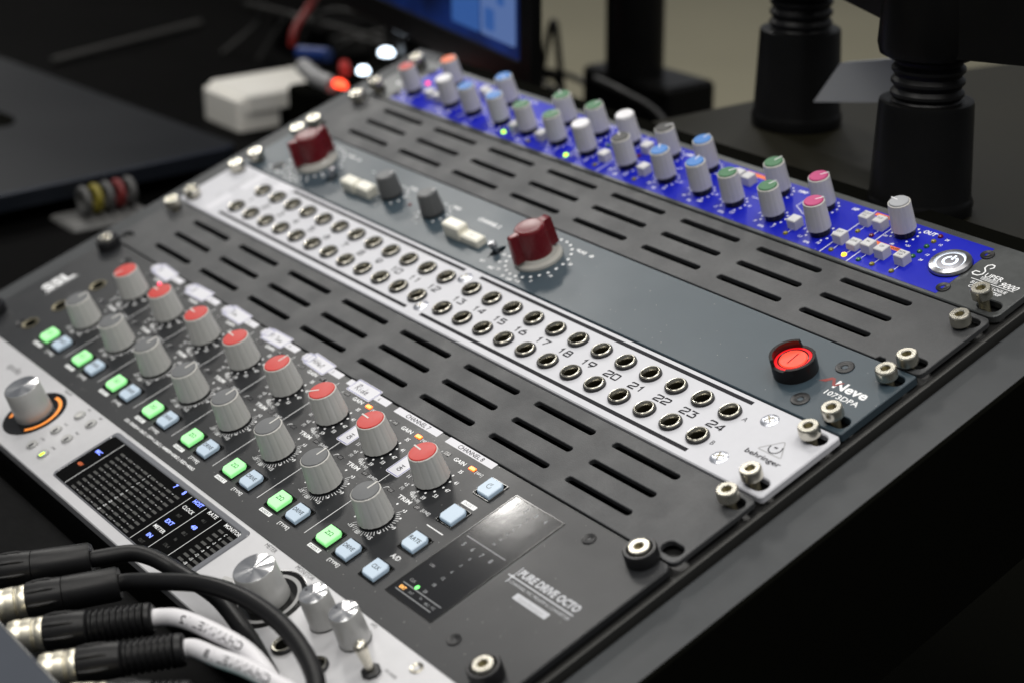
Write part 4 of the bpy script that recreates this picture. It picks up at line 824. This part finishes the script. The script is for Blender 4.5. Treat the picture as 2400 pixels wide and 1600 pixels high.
# usb hub with glowing lamps
hb = W_('usb_hub', 'small dark hub with one red and two white glowing lamps beside the rack corner', 'usb hub', (-200, 240, -51))
b = MB(); abox(b, -238, -105, 205, 250, -52, -10, 'black_or_shade', 5); b.obj('case', hb)
for m, p, s_ in (('led_red', (-150, 199, 8), (8, 3.4)), ('led_white', (-171, 231, 9), (4.2, 4.2)), ('led_white', (-210, 275, 9), (6.3, 5))):
    b = MB(); b.lathe([(1, -.4), (1, .2), (.6, .7), (.05, .8)], m, 20); o = b.obj('glowing_lamp', hb, p); o.scale = (s_[0], s_[1], 4)
b = MB(); b.tube([(-165, 202, 4), (-185, 200, 6), (-212, 206, 8)], 6, 'plug_grey', 14); b.obj('grey_plug', hb); b = MB(); b.tube([(-188, 226, 6), (-205, 236, 6)], 4, 'cap_red', 12); b.obj('red_plug', hb)
b = MB(); b.box(-250, -120, 252, 300, -52, -4, 'black_or_shade', 4); b.obj('rear_case', hb)
bp = W_('blue_plug', 'blue plug lying behind the hub near the monitor', 'plug', (-235, 233, -52)); b = MB(); b.tube([(-252, 226, 8), (-228, 237, 9)], 5.5, 'plug_blue', 12); b.obj('plug_body', bp)
rc = W_('red_cable', 'red cable curving up behind the hub', 'cable', (-300, 247, -52)); b = MB(); b.tube(bez([(-298, 246, 2), (-300, 250, 14), (-318, 275, 27), (-350, 305, 34), (-395, 350, 36), (-480, 430, 30)]), 3.1, 'cable_red', 12); b.obj('cord', rc)
# coiled patch cables on a grey tray
tr_ = W_('cable_tray', 'grey tray holding coiled cables just left of the rack', 'tray', (-165, 20, -52)); b = MB(); abox(b, -168, -128, -12, 46, -52, -49.5, 'coil_grey', 3); b.obj('tray', tr_)
for k, m in enumerate(('coil_grey', 'coil_yellow', 'coil_grey', 'coil_red', 'coil_grey')):
    t = W_('coiled_cable', ('grey cable coil at the near end of the tray', 'yellow cable coil on the tray', 'grey cable coil between the yellow and red ones', 'red cable coil on the tray', 'grey cable coil at the far end of the tray')[k], 'cable coil', (-150 - .8 * k, 6 + 8.2 * k, -49.5), 'cable coils on the tray')
    b = MB(); b.tube([(7.5 * math.cos(2 * PI * i / 20), 0, 10 + 7.5 * math.sin(2 * PI * i / 20)) for i in range(21)], 2.6, m, 10, cap=False); b.obj('coil', t, (-150 - .8 * k, 6 + 8.2 * k, -49.5))
wr = W_('loose_wires', 'tangle of thin dark wires on the desk behind the hub', 'wires', (-420, 360, -52))
for k in range(7):
    b = MB(); x0 = -520 + 45 * k; b.tube(bez([(x0, 300 + 11 * k, -50), (x0 + 20, 330, -20 + 7 * (k % 3)), (x0 + 60, 300 + 25 * (k % 4), 2 - 9 * (k % 2)), (x0 + 120, 390, -30), (x0 + 150, 440, -50)], 24), 2.2, 'wire_grey', 8); b.obj('wire', wr)
b = MB(); b.tube([(-575, 165, -48), (-600, 250, -46), (-640, 340, -48)], 3, 'wire_grey', 8); b.obj('wire', wr)
bxs = W_('small_device', 'small dark device with a pale edge behind the hub', 'device', (-470, 380, -52)); b = MB(); abox(b, -520, -430, 350, 400, -52, -22, 'cabinet_grey', 3); b.obj('case', bxs); b = MB(); abox(b, -432, -424, 355, 395, -45, -28, 'wire_grey', 1); b.obj('front_edge', bxs)
# monitor
mn = W_('computer_monitor', 'computer monitor with a glowing blue screen behind the blue channel strip', 'monitor', (55, 215, 38))
def mrect(b, x0, x1, z0, z1, y, m): b.add([(x0, y, z0), (x1, y, z0), (x1, y, z1), (x0, y, z1)], [(0, 1, 2, 3)], m)
WM = 560
b = MB(); b.slab([rr(-WM, 0, 0, 340, 5, 3), rr(-WM + 12, 19, -17, 328, 1, 2)], 0, 7, 'stand_black', 1); o1 = b.obj('bezel', mn, (55, 215, 38)); o1.rotation_euler.x = PI / 2
b = MB(); b.box(-WM + 40, -45, 22, 300, -16, 3, 'black_plastic'); b.box(-WM + 4, -4, 4, 336, -.5, 4, 'black_plastic'); o2 = b.obj('back_shell', mn, (55, 215, 38)); o2.rotation_euler.x = PI / 2
b = MB(); b.box(-WM + 12, -19, 19, 328, 4.2, 6, 'screen_blue'); sc3 = b.obj('screen', mn, (55, 215, 38)); sc3.rotation_euler.x = PI / 2
for (x0, x1, y0, y1, m) in ((-72, -23, 26, 70, 'screen_pane'), (-116, -74, 26, 110, 'screen_pane_mid'), (-150, -118, 60, 140, 'screen_pane'), (-98, -90, 48, 62, 'screen_olive'), (-220, -160, 40, 160, 'screen_pane_mid'), (-60, -24, 84, 150, 'screen_pane_mid'), (-66, -52, 30, 44, 'screen_pane_mid'), (-48, -38, 48, 66, 'screen_pane_mid'), (-112, -100, 70, 84, 'screen_pane'), (-108, -80, 92, 104, 'screen_pane')):
    b = MB(); b.slab([rr(x0, y0, x1, y1, 2, 2)], 6.1, 6.4 + .2 * (x1 - x0 < 30), m, .1); b.obj('screen_window', sc3, (55, 215, 38))
b = MB(); b.box(-320, -240, 0, 150, -60, -52, 'stand_black', 3); b.obj('stand_foot', mn, (55, 215, -10)); b = MB(); b.box(-300, -260, 20, 40, -40, 150, 'stand_black', 3); b.obj('stand_neck', mn, (55, 215, -10))
mn.rotation_euler.z = math.radians(-10); mn.location.x += .005
# black post on a block with a cable, further back
bk = W_('speaker_pole', 'thick black pole on a square black block seen behind the knobs', 'pole', (-85, 400, -52))
b = MB(); b.lathe([(21, 0), (21, 300)], 'stand_black', 32); b.obj('pole', bk, (-76, 400, 0)); b = MB(); b.box(-118, -22, 385, 430, -52, 1, 'stand_black', 3); b.obj('block', bk)
b = MB(); b.tube(bez([(-60, 352, 6), (-20, 345, 5), (10, 350, -5), (40, 350, -30), (70, 350, -60)]), 2.8, 'rubber', 8); b.obj('cord', bk)
lc = W_('looped_cable', 'dark cable loop standing up beside the monitor edge', 'cable', (-185, 400, -52)); b = MB(); b.tube(bez([(-205, 400, -50), (-188, 400, -20), (-176, 400, 16), (-170, 400, 20), (-165, 400, -5), (-158, 400, -50)]), 2.6, 'rubber', 8); b.tube(bez([(-190, 400, -18), (-150, 400, -16), (-120, 395, -20), (-110, 390, -40)]), 2.4, 'rubber', 8); b.tube(bez([(-196, 400, -30), (-180, 398, -45), (-165, 402, -32), (-180, 404, -22), (-196, 400, -30)]), 2.6, 'cabinet_grey', 8); b.obj('cord', lc)
# speaker stand: two posts and a frame above
st = W_('speaker_stand', 'black isolation stand on two threaded posts at the right behind the rack', 'speaker stand', (300, 230, 48))
def post(x, y, z0):
    b = MB(); b.lathe([(24.5, 0), (24.8, 5), (24, 7), (23.6, 8), (21.8, 51), (21.5, 52.5), (20.0, 53), (17.5, 52.6)], 'stand_black', 56); o = b.obj('post', st, (x, y, z0))
    t = MB(); pr = [(16.6, 52)]
    for k in range(4): z_ = 53.5 + k * 5.6; pr += [(15.4, z_), (16.9, z_ + 1.8), (16.9, z_ + 3.2), (15.2, z_ + 5.0)]
    t.lathe(pr, 'rubber', 40); t.obj('threaded_neck', o, (x, y, z0))
    c = MB(); c.lathe([(19.0, 72.5), (22.8, 74.5), (24.0, 79), (22.6, 108), (22.6, 150)], 'stand_black', 56); c.obj('upper_sleeve', o, (x, y, z0))
post(372, 202, 48); post(224, 266, 48)
b = MB(); dv = Vector((-148, 64, 0)).normalized(); nn = Vector((-dv.y, dv.x, 0))
def beam(b, p, q_, w, z0, z1, m): 
    p, q_ = Vector(p), Vector(q_); d = (q_ - p).normalized(); n_ = Vector((-d.y, d.x, 0)) * w / 2; P = [(p - n_), (q_ - n_), (q_ + n_), (p + n_)]
    b.slab([[(a.x, a.y) for a in P]], z0, z1, m, 1.5)
beam(b, (372, 202, 0), (224, 266, 0), 30, 134, 175, 'stand_black'); b.obj('frame_bar', st); b = MB(); beam(b, (372, 202, 0), (620, 330, 0), 34, 124, 175, 'stand_black'); b.obj('frame_bar', st)
gp = W_('grey_plate', 'small grey slanted plate between the two black posts', 'plate', (290, 240, 48))
b = MB(); b.add([(258, 244, 70), (310, 244, 80), (318, 244, 104), (276, 244, 94), (258, 250, 70), (310, 250, 80), (318, 250, 104), (276, 250, 94)], [(0, 1, 2, 3), (7, 6, 5, 4), (0, 4, 5, 1), (1, 5, 6, 2), (2, 6, 7, 3), (3, 7, 4, 0)], 'plate_grey'); b.box(300, 306, 251, 257, 48, 85, 'stand_black'); b.obj('plate', gp)
